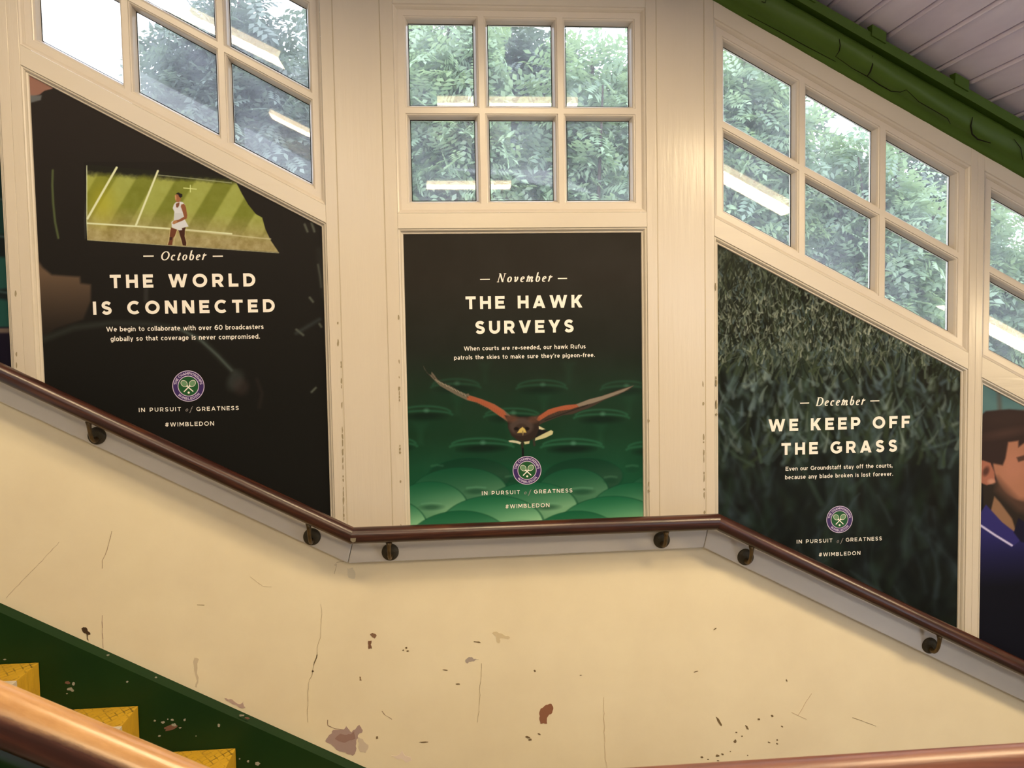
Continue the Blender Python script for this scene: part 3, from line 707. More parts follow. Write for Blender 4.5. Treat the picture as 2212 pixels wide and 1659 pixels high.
def ess(W, H, h):                                     # the spine of an S
    f = [(.97, .87), (.72, .98), (.45, 1.0), (.17, .935), (.03, .765), (.13, .61), (.48, .505), (.84, .41), (.975, .24), (.84, .07), (.52, 0.0), (.24, .03), (-.02, .155)]
    p = [(h + u * (W - 2 * h), h - .012 + v * (H - 2 * h + .024)) for u, v in f]; out = []
    for i in range(len(p) - 1):
        a, b, c, d = [np.array(p[max(0, min(len(p) - 1, j))]) for j in (i - 1, i, i + 1, i + 2)]
        for t in np.linspace(0, 1, 5)[:-1]: out.append(tuple(0.5 * (2 * b + (c - a) * t + (2 * a - 5 * b + 4 * c - d) * t ** 2 + (3 * b - a - 3 * c + d) * t ** 3)))
    return out + [p[-1]]
def dg(x0, y0, x1, y1, hw): return [[(x0 - hw / 2, y0), (x0 + hw / 2, y0), (x1 + hw / 2, y1), (x1 - hw / 2, y1)]]
def glyph(c, w):
    h = w / 2; S = stroke; q = []; xh = 0.735; W = 0.6
    def bar(x0, y0, x1, y1): return S([(x0, y0), (x1, y1)], w)
    if c == ' ': return 0.36, []
    if c == 'I': return w, bar(h, 0, h, 1)
    if c == 'T': return .80, bar(0, 1 - h, .80, 1 - h) + bar(.40, 0, .40, 1)
    if c == 'H': return .86, bar(h, 0, h, 1) + bar(.86 - h, 0, .86 - h, 1) + bar(h, .5, .86 - h, .5)
    if c == 'E': return .75, bar(h, 0, h, 1) + bar(0, 1 - h, .74, 1 - h) + bar(0, .5, .68, .5) + bar(0, h, .75, h)
    if c == 'F': return .72, bar(h, 0, h, 1) + bar(0, 1 - h, .72, 1 - h) + bar(0, .46, .65, .46)
    if c == 'L': return .72, bar(h, 0, h, 1) + bar(0, h, .72, h)
    if c == 'A': return 1.0, dg(h * 1.1, 0, .5, 1, w * 1.1) + dg(1 - h * 1.1, 0, .5, 1, w * 1.1) + bar(.22, .27, .78, .27)
    if c == 'V': return .96, dg(.48, 0, h * 1.1, 1, w * 1.1) + dg(.48, 0, .96 - h * 1.1, 1, w * 1.1)
    if c == 'W': return 1.42, dg(.40, 0, h * 1.1, 1, w * 1.05) + dg(.40, 0, .71, 1, w * 1.0) + dg(1.02, 0, .71, 1, w * 1.0) + dg(1.02, 0, 1.42 - h * 1.1, 1, w * 1.05)
    if c == 'Y': return .93, dg(.465, .38, h * 1.2, 1, w * 1.2) + dg(.465, .38, .93 - h * 1.2, 1, w * 1.2) + bar(.465, 0, .465, .44)
    if c == 'K': return .87, bar(h, 0, h, 1) + dg(w * .9, .36, .87 - h * 1.35, 1, w * 1.35) + dg(.87 - h * 1.2, 0, .38, .60, w * 1.25)
    if c == 'N': return .90, bar(h, 0, h, 1) + bar(.90 - h, 0, .90 - h, 1) + dg(.90 - h * 1.2, 0, h * 1.2, 1, w * 1.25)
    if c == 'M': return 1.05, bar(h, 0, h, 1) + bar(1.05 - h, 0, 1.05 - h, 1) + dg(.525, .22, h * 1.3, 1, w * 1.25) + dg(.525, .22, 1.05 - h * 1.3, 1, w * 1.25)
    if c == 'O': return 1.08, S(arc(.54, .5, .54 - h, .515 - h, 0, 360, 36)[:-1], w, True)
    if c == 'C': return .94, S(arc(.53, .5, .53 - h, .515 - h, 48, 312, 28), w)
    if c == 'G': return 1.0, S(arc(.53, .5, .53 - h, .515 - h, 50, 325, 28), w) + bar(.99 - h, .15, .99 - h, .47) + bar(.56, .47, .99, .47)
    if c == 'D': return .90, bar(h, 0, h, 1) + S([(h, h), (.40, h)] + arc(.40, .5, .50 - h, .5 - h, -90, 90, 18) + [(h, 1 - h)], w)
    if c == 'P': return .80, bar(h, 0, h, 1) + S([(h, .34 + h - .06), (.45, .34 + h - .06)] + arc(.45, (.28 + h + 1 - h) / 2, .35 - h, (1 - h - .28 - h) / 2, -90, 90, 14) + [(h, 1 - h)], w)
    if c == 'R': return .84, bar(h, 0, h, 1) + S([(h, .29 + h), (.46, .29 + h)] + arc(.46, (.29 + 1) / 2, .35 - h, (.71 - w) / 2, -90, 90, 14) + [(h, 1 - h)], w) + dg(.84 - h * 1.15, 0, .48, .36, w * 1.2)
    if c == 'B': return .84, bar(h, 0, h, 1) + S([(h, h), (.48, h)] + arc(.48, .27, .36 - h, .27 - h + .01, -90, 90, 12) + [(h, .54 - h + .02)], w) + S([(.40, .52), (.44, .52)] + arc(.44, .75, .34 - h, .25 - h, -90, 90, 12) + [(h, 1 - h)], w)
    if c == 'U': return .87, S([(h, 1), (h, .40)] + arc(.435, .40, .435 - h, .41 - h, 180, 360, 18) + [(.87 - h, 1)], w)
    if c == 'S': return .76, S(ess(.76, 1, h), w)
    if c == '#': return .82, dg(.22, 0, .36, 1, w * .9) + dg(.50, 0, .64, 1, w * .9) + bar(0, .32, .76, .32) + bar(.06, .68, .82, .68)
    if c == '.': return w * 1.15, bar(h * 1.15, 0, h * 1.15, w * 1.15)
    if c == ',': return w * 1.15, dg(h * .7, -.16, h * 1.2, .2, w)
    if c == "'": return w * 1.1, dg(h * .8, .68, h * 1.2, 1, w)
    if c == '-': return .42, bar(0, .36, .42, .36)
    if c == '0': return .78, S(arc(.39, .5, .39 - h, .515 - h, 0, 360, 28)[:-1], w, True)
    if c == '6': return .76, S(arc(.38, .33, .38 - h, .34 - h, 0, 360, 24)[:-1], w, True) + S([(h * 1.05, .36)] + arc(.48, .40, .48 - h, .61 - h, 172, 70, 10), w)
    if c == 'i': return w, bar(h, 0, h, xh) + bar(h, .84, h, .84 + w * 1.05)
    if c == 'l': return w, bar(h, 0, h, 1.04)
    o_ = lambda cx: S(arc(cx, xh / 2, W / 2 + .02 - h, xh / 2 + .012 - h, 0, 360, 26)[:-1], w, True)
    if c == 'o': return W + .05, o_(.325)
    if c == 'b': return W + .04, o_(.32) + bar(h, 0, h, 1.04)
    if c == 'd': return W + .04, o_(.32) + bar(.64 - h, 0, .64 - h, 1.04)
    if c == 'p': return W + .04, o_(.32) + bar(h, -.25, h, xh)
    if c == 'g': return W + .04, o_(.32) + S([(.64 - h, xh), (.64 - h, .02)] + arc(.32, .02, .32 - h, .29 - h, 0, -150, 12), w)
    if c == 'c': return .56, S(arc(.325, xh / 2, .325 - h, xh / 2 + .012 - h, 50, 310, 20), w)
    if c == 'e': return .64, S([(.06, xh / 2), (.64 - h, xh / 2)] + arc(.32, xh / 2, .32 - h, xh / 2 + .012 - h, 0, 312, 24), w * .95)
    if c == 'a': return .58, bar(.58 - h, 0, .58 - h, .45) + S(arc(.30, .45, .28 - h, xh - .45 - h + .01, 0, 150, 10), w * .95) + S(arc(.27, .215, .27 - h * .9, .215 - h * .8, 0, 360, 20)[:-1], w * .9, True)
    if c == 's': return .52, S(ess(.52, xh, h * .92), w * .92)
    if c == 'n': return .62, bar(h, 0, h, xh) + S([(h, .3)] + arc(.31, .42, .31 - h, xh - .41 - h, 180, 0, 14) + [(.62 - h, 0)], w)
    if c == 'h': return .62, bar(h, 0, h, 1.04) + S([(h, .3)] + arc(.31, .42, .31 - h, xh - .41 - h, 180, 0, 14) + [(.62 - h, 0)], w)
    if c == 'm': return 1.0, bar(h, 0, h, xh) + S([(h, .3)] + arc(.28, .44, .28 - h, xh - .43 - h, 180, 0, 12) + [(.56 - h, 0)], w) + S([(.56 - h, .3)] + arc(.50 + .25 - h / 2, .44, .25 - h / 2, xh - .43 - h, 180, 0, 12) + [(1 - h, 0)], w)
    if c == 'u': return .62, bar(.62 - h, 0, .62 - h, xh) + S([(h, xh), (h, .3)] + arc(.31, .3, .31 - h, .31 - h, 180, 360, 14), w)
    if c == 'r': return .40, bar(h, 0, h, xh) + S([(h, .32)] + arc(.40, .32, .40 - h, xh - .30 - h, 180, 95, 8), w)
    if c == 't': return .43, S([(.10 + h, .95), (.10 + h, .24)] + arc(.36, .24, .26 - h, .25 - h, 180, 285, 8), w) + bar(0, xh - h, .42, xh - h)
    if c == 'f': return .42, S([(.10 + h, 0), (.10 + h, .78)] + arc(.38, .78, .28 - h, .28 - h, 180, 80, 8), w) + bar(0, xh - h, .40, xh - h)
    if c == 'v': return .63, dg(.315, 0, h * 1.1, xh, w * 1.08) + dg(.315, 0, .63 - h * 1.1, xh, w * 1.08)
    if c == 'y': return .63, dg(.315, 0, h * 1.1, xh, w * 1.08) + dg(.22, -.25, .63 - h * 1.1, xh, w * 1.08)
    if c == 'w': return .98, dg(.27, 0, h * 1.1, xh, w * 1.0) + dg(.27, 0, .49, xh, w * .95) + dg(.71, 0, .49, xh, w * .95) + dg(.71, 0, .98 - h * 1.1, xh, w * 1.0)
    if c == 'k': return .62, bar(h, 0, h, 1.04) + dg(w * .9, .22, .62 - h * 1.4, xh, w * 1.3) + dg(.62 - h * 1.2, 0, .26, .42, w * 1.2)
    return .5, []
def nib(pts, thick, thin):
    P_ = [np.array(p, float) for p in pts]; w = []
    for i in range(len(P_)):
        d = P_[min(i + 1, len(P_) - 1)] - P_[max(i - 1, 0)]; d /= np.linalg.norm(d) + 1e-9
        w.append(thin + (thick - thin) * abs(d[1]) ** 1.4)
    return stroke(pts, w)
def italic(c, wt):
    tk, tn = wt, wt * 0.42; X = .60; q = []; B_ = lambda p: nib(p, tk, tn)
    def ell(cx, cy, rx, ry): return nib(arc(cx, cy, rx, ry, 0, 360, 28) + arc(cx, cy, rx, ry, 0, 12, 1), tk, tn)
    if c == ' ': return .3, []
    if c == 'O': adv, q = .86, ell(.43, .5, .38, .47)
    elif c == 'o': adv, q = .52, ell(.26, X / 2, .19, X / 2 - .01)
    elif c == 'c': adv, q = .46, B_(arc(.26, X / 2, .19, X / 2 - .01, 55, 305, 18)) + B_(arc(.35, .50, .03, .03, 0, 300, 6))
    elif c == 'e': adv, q = .47, B_([(.10, .27), (.26, .33), (.38, .44)] + arc(.26, .44, .125, X - .45, 0, 90, 6) + arc(.26, X / 2, .19, X / 2 - .01, 95, 310, 16))
    elif c == 't': adv, q = .34, B_([(.22, .84), (.19, .6), (.14, .3), (.11, .12), (.14, .02), (.22, .02), (.30, .12)]) + stroke([(.05, .58), (.36, .58)], tn)
    elif c == 'b': adv, q = .52, B_([(.02, 1.0), (.12, 1.02), (.10, .6), (.08, .28)]) + B_([(.09, .4)] + arc(.27, .30, .18, .29, 160, -180, 22))
    elif c == 'r': adv, q = .42, B_([(.02, .5), (.12, .6), (.11, .3), (.08, 0)]) + B_([(.10, .3), (.20, .52), (.30, .59), (.38, .55)]) + B_(arc(.36, .53, .03, .03, 0, 300, 6))
    elif c == 'v': adv, q = .50, B_([(.02, .5), (.09, .59), (.14, .5), (.15, .25), (.19, .02)]) + B_([(.19, .02), (.32, .12), (.40, .32), (.40, .5), (.33, .59)])
    elif c == 'm': adv, q = .80, B_([(.02, .5), (.11, .6), (.11, .3), (.08, 0)]) + B_([(.10, .3), (.20, .52), (.30, .59), (.37, .52), (.36, .25), (.34, 0)]) + B_([(.36, .3), (.46, .52), (.56, .59), (.63, .52), (.61, .2), (.64, .03), (.70, .03), (.78, .14)])
    elif c == 'N': adv, q = .92, stroke([(.14, 0), (.20, 1)], tn * 1.1) + dg(.70, 0, .19, 1, tk * 1.15) + stroke([(.70, 0), (.76, 1)], tn * 1.1) + stroke([(.02, .02), (.27, .02)], tn) + stroke([(.06, .98), (.26, .98)], tn) + stroke([(.63, .98), (.90, .98)], tn)
    elif c == 'D': adv, q = .86, stroke([(.17, 0), (.17, 1)], tk) + nib([(.05, .98), (.35, .98)] + arc(.38, .5, .40, .48, 90, -90, 18) + [(.05, .02)], tk, tn)
    elif c == 'f': adv, q = .40, B_([(-.14, -.26), (-.08, -.32), (.0, -.24), (.08, .1), (.14, .55), (.20, .88), (.28, 1.02), (.38, 1.0)]) + stroke([(.02, .57), (.32, .57)], tn)
    else: adv = .3
    sl = 0.24
    return adv, [[(p[0] + sl * p[1], p[1]) for p in f] for f in q]
def lay_polys(m, polys, fn, y, k=7e-6):                # later strokes lie a hair in front, so crossing strokes never share a plane
    for i, p in enumerate(polys):
        v = []
        for q in p:
            a, b = fn(q); v.append((a, y - i * k, b))
        ar = sum(v[j][0] * v[(j + 1) % 4][2] - v[(j + 1) % 4][0] * v[j][2] for j in range(4))
        m.add(v if ar > 0 else v[::-1], [(0, 1, 2, 3)])
def text(parent, name, s, pl, pr, cap, w, mat, y, italic_=False, cond=1.0):
    # pl, pr: left and right ends of the baseline in the photograph; cap: capital height in pixels; every word is a part
    A, B_ = at(*pl, y), at(*pr, y); z = (A[2] + B_[2]) / 2; sc = cap * (at(pl[0], pl[1] - 10, y)[2] - at(pl[0], pl[1], y)[2]) / 10
    G = [(italic if italic_ else glyph)(c, w) for c in s]
    tot = sum(g[0] for g in G) * sc * cond; tr = (B_[0] - A[0] - tot) / max(1, len(s) - 1); x = A[0]; m = MB()
    for c, (adv, polys) in zip(s + ' ', G + [(0, [])]):
        if c == ' ' and m.v: put(m.build(name, mat), parent); m = MB()
        lay_polys(m, polys, lambda q: (x + q[0] * sc * cond, z + q[1] * sc), y)
        x += adv * sc * cond + tr
def dash(parent, p0, p1, wpx, mat, y):
    A, B_ = at(*p0, y), at(*p1, y); z = (A[2] + B_[2]) / 2; h = wpx * 0.00139 / 2
    m = MB(); m.add([(A[0], y, z - h), (B_[0], y, z - h), (B_[0], y, z + h), (A[0], y, z + h)], [(0, 1, 2, 3)])
    return put(m.build('dash', mat), parent)
def disc(m, cx, cz, r0, r1, y, n=56, sx=1.0, rot=0.0, squash=1.0):
    v = []; f = []
    for i in range(n):
        t = 2 * math.pi * i / n; c, s_ = math.cos(t), math.sin(t) * squash
        for r_ in (r0, r1):
            a, b = r_ * c, r_ * s_; v.append((cx + a * math.cos(rot) - b * math.sin(rot), y, cz + a * math.sin(rot) + b * math.cos(rot)))
    for i in range(n):
        j = (i + 1) % n; f.append((2 * i, 2 * i + 1, 2 * j + 1, 2 * j))
    m.add(v, f)
def crest(parent, c, rpx, y):
    C_ = at(*c, y); cx, cz = C_[0], C_[2]; R_ = rpx * (at(c[0], c[1] - 10, y)[2] - cz) / 10
    cr = empty('crest', (cx, y, cz)); cr.parent = parent; cr.location = Vector((cx, y, cz)) - Vector(parent.location)
    m = MB(); disc(m, 0, 0, 0.66 * R_, 0.97 * R_, 0); m.build('ring', M['purple'], cr)
    m = MB(); disc(m, 0, 0, 0.955 * R_, R_, -0.0002); disc(m, 0, 0, 0.62 * R_, 0.665 * R_, -0.0002); m.build('outline', M['cline'], cr)
    m = MB(); disc(m, 0, 0, 0.0, 0.63 * R_, 0); m.build('field', M['cgreen'], cr)
    def word(s, a0, a1, top):
        G = [glyph(q, .2) for q in s]; h = 0.155 * R_; rb = 0.735 * R_ if top else 0.885 * R_; rm = 0.81 * R_
        span = math.radians(a1 - a0); tot = sum(g[0] for g in G) * h * 1.0 / rm; tr = (abs(span) - tot) / (len(s) - 1)
        a = math.radians(a0); sg = -1 if top else 1
        m = MB()
        for c, (adv, polys) in zip(s + ' ', G + [(0, [])]):
            if c == ' ' and m.v: m.build('lettering', M['cline'], cr); m = MB()
            def fn(q):
                th = a + sg * q[0] * h / rm; rr = rb + q[1] * h if top else rb - q[1] * h
                return rr * math.cos(th), rr * math.sin(th)
            lay_polys(m, polys, fn, -0.0002)
            a += sg * (adv * h / rm + tr)
    word('THE CHAMPIONSHIPS', 172, 6, True); word('WIMBLEDON', 219, 323, False)
    for sg in (-1, 1):
        m = MB(); ang = math.radians(48)
        hx, hz = 0.26 * R_ * sg, 0.17 * R_
        disc(m, hx, hz, 0.205 * R_, 0.235 * R_, -0.0004, 30, rot=ang * sg if sg > 0 else math.pi - ang, squash=0.82)
        pl = stroke([(0.10 * R_ * sg, 0.02 * R_), (-0.29 * R_ * sg, -0.36 * R_)], 0.065 * R_) + stroke([(0.03 * R_ * sg, -0.02 * R_), (0.06 * R_ * sg, 0.08 * R_)], 0.03 * R_) + stroke([(0.03 * R_ * sg, -0.02 * R_), (0.18 * R_ * sg, -0.03 * R_)], 0.03 * R_)
        lay_polys(m, pl, lambda q: q, -0.00042 - 0.00006 * (sg > 0), 1e-5)
        m.build('racket', M['ink'], cr)
        m = MB(); disc(m, hx, hz, 0.0, 0.21 * R_, -0.0003, 30, rot=ang * sg if sg > 0 else math.pi - ang, squash=0.82); m.build('racket_strings', M['cpale'], cr)
    m = MB(); disc(m, 0.005 * R_, -0.42 * R_, 0, 0.07 * R_, -0.0003, 20); m.build('ball', M['ink'], cr)
    return cr

# ------------------------------------------------------------------ printed pictures (a fine grid whose points carry the print's colours)
def box1(a, r, ax):
    if r < 1: return a
    p = [(0, 0)] * a.ndim; p[ax] = (r + 1, r); c = np.cumsum(np.pad(a, p, mode='edge'), axis=ax)
    n = a.shape[ax]
    return (np.take(c, range(2 * r + 1, 2 * r + 1 + n), ax) - np.take(c, range(0, n), ax)) / (2 * r + 1)
def blur(a, r):
    r = int(round(r))
    for _ in range(2):
        a = box1(a, r, 0); a = box1(a, r, 1)
    return a
def fbm(shape, cell, seed, octs=4):
    g = np.random.default_rng(seed); out = np.zeros(shape); amp = 1; tot = 0
    for o in range(octs):
        c = max(1.5, cell / 2 ** o); ny, nx = int(shape[0] / c) + 3, int(shape[1] / c) + 3
        k = g.random((ny, nx)); yy = np.arange(shape[0]) / c; xx = np.arange(shape[1]) / c
        iy, ix = yy.astype(int), xx.astype(int); fy = (yy - iy)[:, None]; fx = (xx - ix)[None, :]
        fy = fy * fy * (3 - 2 * fy); fx = fx * fx * (3 - 2 * fx)
        a = k[iy][:, ix]; b = k[iy][:, ix + 1]; c2 = k[iy + 1][:, ix]; d = k[iy + 1][:, ix + 1]
        out += amp * ((a * (1 - fx) + b * fx) * (1 - fy) + (c2 * (1 - fx) + d * fx) * fy); tot += amp; amp *= 0.55
    return out / tot
class Canvas:
    def __init__(s, x0, x1, z0, z1, step, y, base):
        s.x0, s.z1, s.step, s.y = x0, z1, step, y
        s.nx, s.nz = int(round((x1 - x0) / step)) + 1, int(round((z1 - z0) / step)) + 1
        s.X = x0 + np.arange(s.nx) * (x1 - x0) / (s.nx - 1); s.Z = z1 - np.arange(s.nz) * (z1 - z0) / (s.nz - 1)
        s.im = np.zeros((s.nz, s.nx, 3)) + np.array(base, float)
        s.pp = 0.00139 / step
    def g(s, p):
        q = at(p[0], p[1], s.y); return np.array([(q[0] - s.x0) / s.step, (s.z1 - q[2]) / s.step])
    def rows(s, py, x=1100): return np.clip(int(s.g((x, py))[1]), 0, s.nz - 1)
    def win(s, lo, hi):
        a = np.clip(np.floor(lo).astype(int), 0, [s.nx, s.nz]); b = np.clip(np.ceil(hi).astype(int) + 1, 0, [s.nx, s.nz])
        return slice(a[1], b[1]), slice(a[0], b[0])
    def lay(s, sl, m, c):
        c = np.asarray(c, float)
        s.im[sl] = s.im[sl] * (1 - m[..., None]) + c * m[..., None]
    def poly(s, pts, c, soft=0.7, alpha=1.0):
        q = np.array([s.g(p) for p in pts]); pad = soft * s.pp * 2 + 2; sl = s.win(q.min(0) - pad, q.max(0) + pad)
        yy, xx = np.mgrid[sl[0], sl[1]].astype(float)
        if xx.size == 0: return
        ins = np.zeros(xx.shape, bool); dd = np.full(xx.shape, 1e9)
        for i in range(len(q)):
            (ax, ay), (bx, by) = q[i], q[(i + 1) % len(q)]
            if ay != by: ins ^= ((ay > yy) != (by > yy)) & (xx < (bx - ax) * (yy - ay) / (by - ay) + ax)
            L = (bx - ax) ** 2 + (by - ay) ** 2 + 1e-9; t = np.clip(((xx - ax) * (bx - ax) + (yy - ay) * (by - ay)) / L, 0, 1)
            dd = np.minimum(dd, np.hypot(xx - ax - t * (bx - ax), yy - ay - t * (by - ay)))
        w = max(0.5, soft * s.pp); m = np.clip(0.5 + np.where(ins, dd, -dd) / (2 * w), 0, 1) * alpha
        if callable(c): c = c(xx, yy, s)
        s.lay(sl, m, c)
    def ell(s, cen, rx, ry, c, soft=1.0, alpha=1.0, ang=0.0, a=0.0):
        q = s.g(cen); rx, ry = rx * s.pp, ry * s.pp; R_ = max(rx, ry) + soft * s.pp * 2 + 2; sl = s.win(q - R_, q + R_)
        yy, xx = np.mgrid[sl[0], sl[1]].astype(float)
        if xx.size == 0: return
        dx, dy = xx - q[0], yy - q[1]; u = (dx * math.cos(ang) + dy * math.sin(ang)) / rx; v = (-dx * math.sin(ang) + dy * math.cos(ang)) / ry
        rr = np.sqrt(u * u + v * v) + 1e-6; dist = (1 - rr) * min(rx, ry)
        m = np.clip(0.5 + dist / (2 * max(0.5, soft * s.pp)), 0, 1) * alpha
        if callable(c): c = c(u, v)
        s.lay(sl, m, c)
    def line(s, pts, w, c, soft=0.6, alpha=1.0, taper=False):
        q = np.array([s.g(p) for p in pts]); s.gline(q, w * s.pp, c, soft * s.pp, alpha, taper)
    def gline(s, q, w, c, soft, alpha=1.0, taper=False):
        pad = w + soft * 2 + 2; sl = s.win(q.min(0) - pad, q.max(0) + pad); yy, xx = np.mgrid[sl[0], sl[1]].astype(float)
        if xx.size == 0: return
        dd = np.full(xx.shape, 1e9); n = len(q) - 1
        for i in range(n):
            (ax, ay), (bx, by) = q[i], q[i + 1]; L = (bx - ax) ** 2 + (by - ay) ** 2 + 1e-9
            t = np.clip(((xx - ax) * (bx - ax) + (yy - ay) * (by - ay)) / L, 0, 1); d = np.hypot(xx - ax - t * (bx - ax), yy - ay - t * (by - ay))
            if taper: d = d + w / 2 * (i + t) / n * 0.8
            dd = np.minimum(dd, d)
        m = np.clip(0.5 + (w / 2 - dd) / (2 * max(0.5, soft)), 0, 1) * alpha
        s.lay(sl, m, c)
    def build(s, name, parent, keep):                  # keep(X, Z): which part of the grid belongs to the sheet
        X, Z = np.meshgrid(s.X, s.Z); Z = np.minimum(Z, keep(X))          # the sloped top edge: points above it slide down to it
        co = np.stack([X, np.full_like(X, s.y), Z], -1).reshape(-1, 3)
        idx = np.arange(s.nx * s.nz).reshape(s.nz, s.nx)
        a, b, c, d = idx[1:, :-1], idx[1:, 1:], idx[:-1, 1:], idx[:-1, :-1]
        hgt = (Z[:-1, :-1] - Z[1:, :-1]) + (Z[:-1, 1:] - Z[1:, 1:])
        ok = hgt > s.step * 0.05
        F = np.stack([a[ok], b[ok], c[ok], d[ok]], -1)
        used = np.unique(F); rm = np.full(s.nx * s.nz, -1); rm[used] = np.arange(len(used)); F = rm[F]; co = co[used]
        me = bpy.data.meshes.new(name); me.vertices.add(len(co)); me.vertices.foreach_set('co', co.ravel())
        me.loops.add(F.size); me.loops.foreach_set('vertex_index', F.ravel().astype(np.int32))
        me.polygons.add(len(F)); me.polygons.foreach_set('loop_start', np.arange(0, F.size, 4, dtype=np.int32)); me.polygons.foreach_set('loop_total', np.full(len(F), 4, dtype=np.int32))
        me.update(calc_edges=True)
        at_ = me.color_attributes.new('print', 'FLOAT_COLOR', 'POINT')
        rgb = np.clip(lin(np.clip(s.im.reshape(-1, 3)[used], 0, 255)) / ILLP, 0, 0.92)
        at_.data.foreach_set('color', np.concatenate([rgb, np.ones((len(rgb), 1))], 1).ravel())
        me.materials.append(M['print']); o = bpy.data.objects.new(name, me); col.objects.link(o); put(o, parent); return o

YP = 0.0185                                            # the face of the posters
YT = YP - 0.0005                                       # lettering printed on them
def poster(label, B, loc_x):
    o = empty('poster', (loc_x, YP, B['post'](loc_x) - 0.5)); return tag(o, label, 'poster')
def common(p, tg, of, tag2, cr, rpx, hb, mat=None):
    crest(p, cr, rpx, YT)
    t1, t2, t3 = tg
    text(p, 'tagline', 'IN PURSUIT', t1[0], t1[1], t3, .17, M['ink'], YT); text(p, 'tagline', 'GREATNESS', t2[0], t2[1], t3, .17, M['ink'], YT)
    text(p, 'tagline_word', 'of', of[0], of[1], t3 * 1.12, .13, M['ink_dim'], YT, True)
    text(p, 'hashtag', '#WIMBLEDON', tag2[0], tag2[1], tag2[2], .17, M['ink'], YT)

# --- the hawk poster
B = BAYS['c']; pc = poster('poster of a hawk gliding over green stadium seats, below the middle window', B, 0.26)
cv = Canvas(-0.1135, 0.6365, 0.872, B['post'](0) - 0.0001, 0.0017, YP, (34, 31, 24))
r0, r1, r2, r3 = cv.rows(640), cv.rows(760), cv.rows(940), cv.rows(1130)
ramp_y = np.interp(np.arange(cv.nz), [0, cv.rows(600), r0, r1, cv.rows(850), r2, cv.rows(1010), r3], [0, 0, .05, .22, .45, .62, .85, 1.0])
cols = np.array([(42, 35, 26), (33, 32, 23), (24, 48, 27), (22, 74, 42)], float)
cv.im[:] = np.stack([np.interp(ramp_y, [0, .2, .6, 1.0], cols[:, i]) for i in range(3)], -1)[:, None, :]
cv.im += (fbm(cv.im.shape[:2], 60, 2) - 0.5)[..., None] * 8
S5 = lambda pts: [(860 + .2441 * a, 760 + .2441 * b) for a, b in pts]
s5 = lambda a, b: (860 + .2441 * a, 760 + .2441 * b)
for (a, b, k) in ((770, 150, .4), (1510, 150, .4), (520, 430, .6), (1290, 430, .6), (2040, 430, .5), (200, 690, .8), (1000, 690, .6), (1790, 690, .8)):
    cv.poly(S5([(a - 60, b - 60), (a + 60, b - 60), (a + 25, b + 30), (a + 22, b + 130), (a - 22, b + 130), (a - 25, b + 30)]), (44, 84, 52), 6, .35 * k)
for (a, b, w, k) in ((510, 280, 210, .5), (1270, 290, 215, .55), (2010, 300, 210, .5), (240, 520, 230, .75), (1010, 540, 240, .7), (1800, 550, 235, .8), (740, 805, 270, .9), (1540, 810, 265, .95), (2260, 830, 230, .8), (-20, 800, 180, .8)):
    cv.ell(s5(a, b + 52), w * .7 * .2441, 34 * .2441, (10, 18, 12), 4, .85 * k)
    cv.ell(s5(a, b + 120), w * 1.15 * .2441, 70 * .2441, (20, 52, 30), 10, .5 * k)
    q = [(a + w * math.cos(t), b + 22 - 62 * math.sin(t)) for t in np.linspace(.25, math.pi - .25, 15)]; cv.line(S5(q), 3.4, (46, 98, 62), 2.6, .75 * k)
    q = [(a + w * 1.05 * math.cos(t), b + 40 - 38 * math.sin(t)) for t in np.linspace(.15, math.pi - .15, 15)]; cv.line(S5(q), 4.2, (44, 92, 58), 2.6, .8 * k)
    cv.ell(s5(a + 10, b - 2), 5.5, 4.5, (90, 128, 96), 3, .6 * k)
def seat(cx, top, hw, hh, k, pale=1.0):
    def shade(u, v):
        d = np.clip((v + 1) / 1.0, 0, 1); e = np.clip((u + .4) * .6, 0, 1)
        a = np.array((24, 84, 48)) * k; b = np.array((142, 178, 122)) * k
        t = np.clip(d ** 1.05 * (0.6 + .75 * e), 0, 1)[..., None] * pale
        return a * (1 - t) + b * t
    cv.ell(s5(cx, top + hh + 4), hw * 1.03 * .2441, (hh + 8) * .2441, (14, 60, 34), 1.6, .8)
    cv.ell(s5(cx, top + hh), hw * .2441, hh * .2441, shade, 1.2)
def gap(x0, x1, y, k):
    c = (x0 + x1) / 2; w = (x1 - x0) / 2
    cv.ell(s5(c, y + 40), w * .85 * .2441, 24 * .2441, (20, 54, 32), 3.0, .55); cv.line(S5([(c - w * .8, y + 10), (c, y + 2), (c + w * .8, y + 8)]), 3.6, (104, 146, 102), 2.2, .45 * k)
for c, t, w in ((630, 935, 370), (1640, 935, 360), (2500, 960, 330), (-250, 950, 330)): seat(c, t, w, 170, .58, .3)
for x in (345, 1070, 2070): gap(x - 62, x + 62, 1000 if x < 2000 else 1002, .55)
for c, t, w in ((540, 1020, 430), (1545, 1025, 330), (2420, 1035, 420), (-300, 1060, 360)): seat(c, t, w, 230, .80, .55)
for a in ((940, 1095), (1815, 1100)): gap(a[0], a[0] + 130, a[1], .6)
for c, t, w in ((280, 1145, 340), (1170, 1148, 430), (2090, 1150, 400)): seat(c, t, w, 250, .92, .85)
gap(590, 790, 1195, .9); gap(1520, 1740, 1200, .9)
for c, t, w in ((830, 1265, 465), (1880, 1268, 480), (-80, 1300, 340)): seat(c, t, w, 280, 1.02, 1.0)
gap(190, 400, 1335, 1.0); gap(1210, 1440, 1335, 1.0)
for c, t, w in ((540, 1400, 460), (1570, 1398, 430)): seat(c, t, w, 300, .98, .85)
gap(960, 1180, 1482, .9)
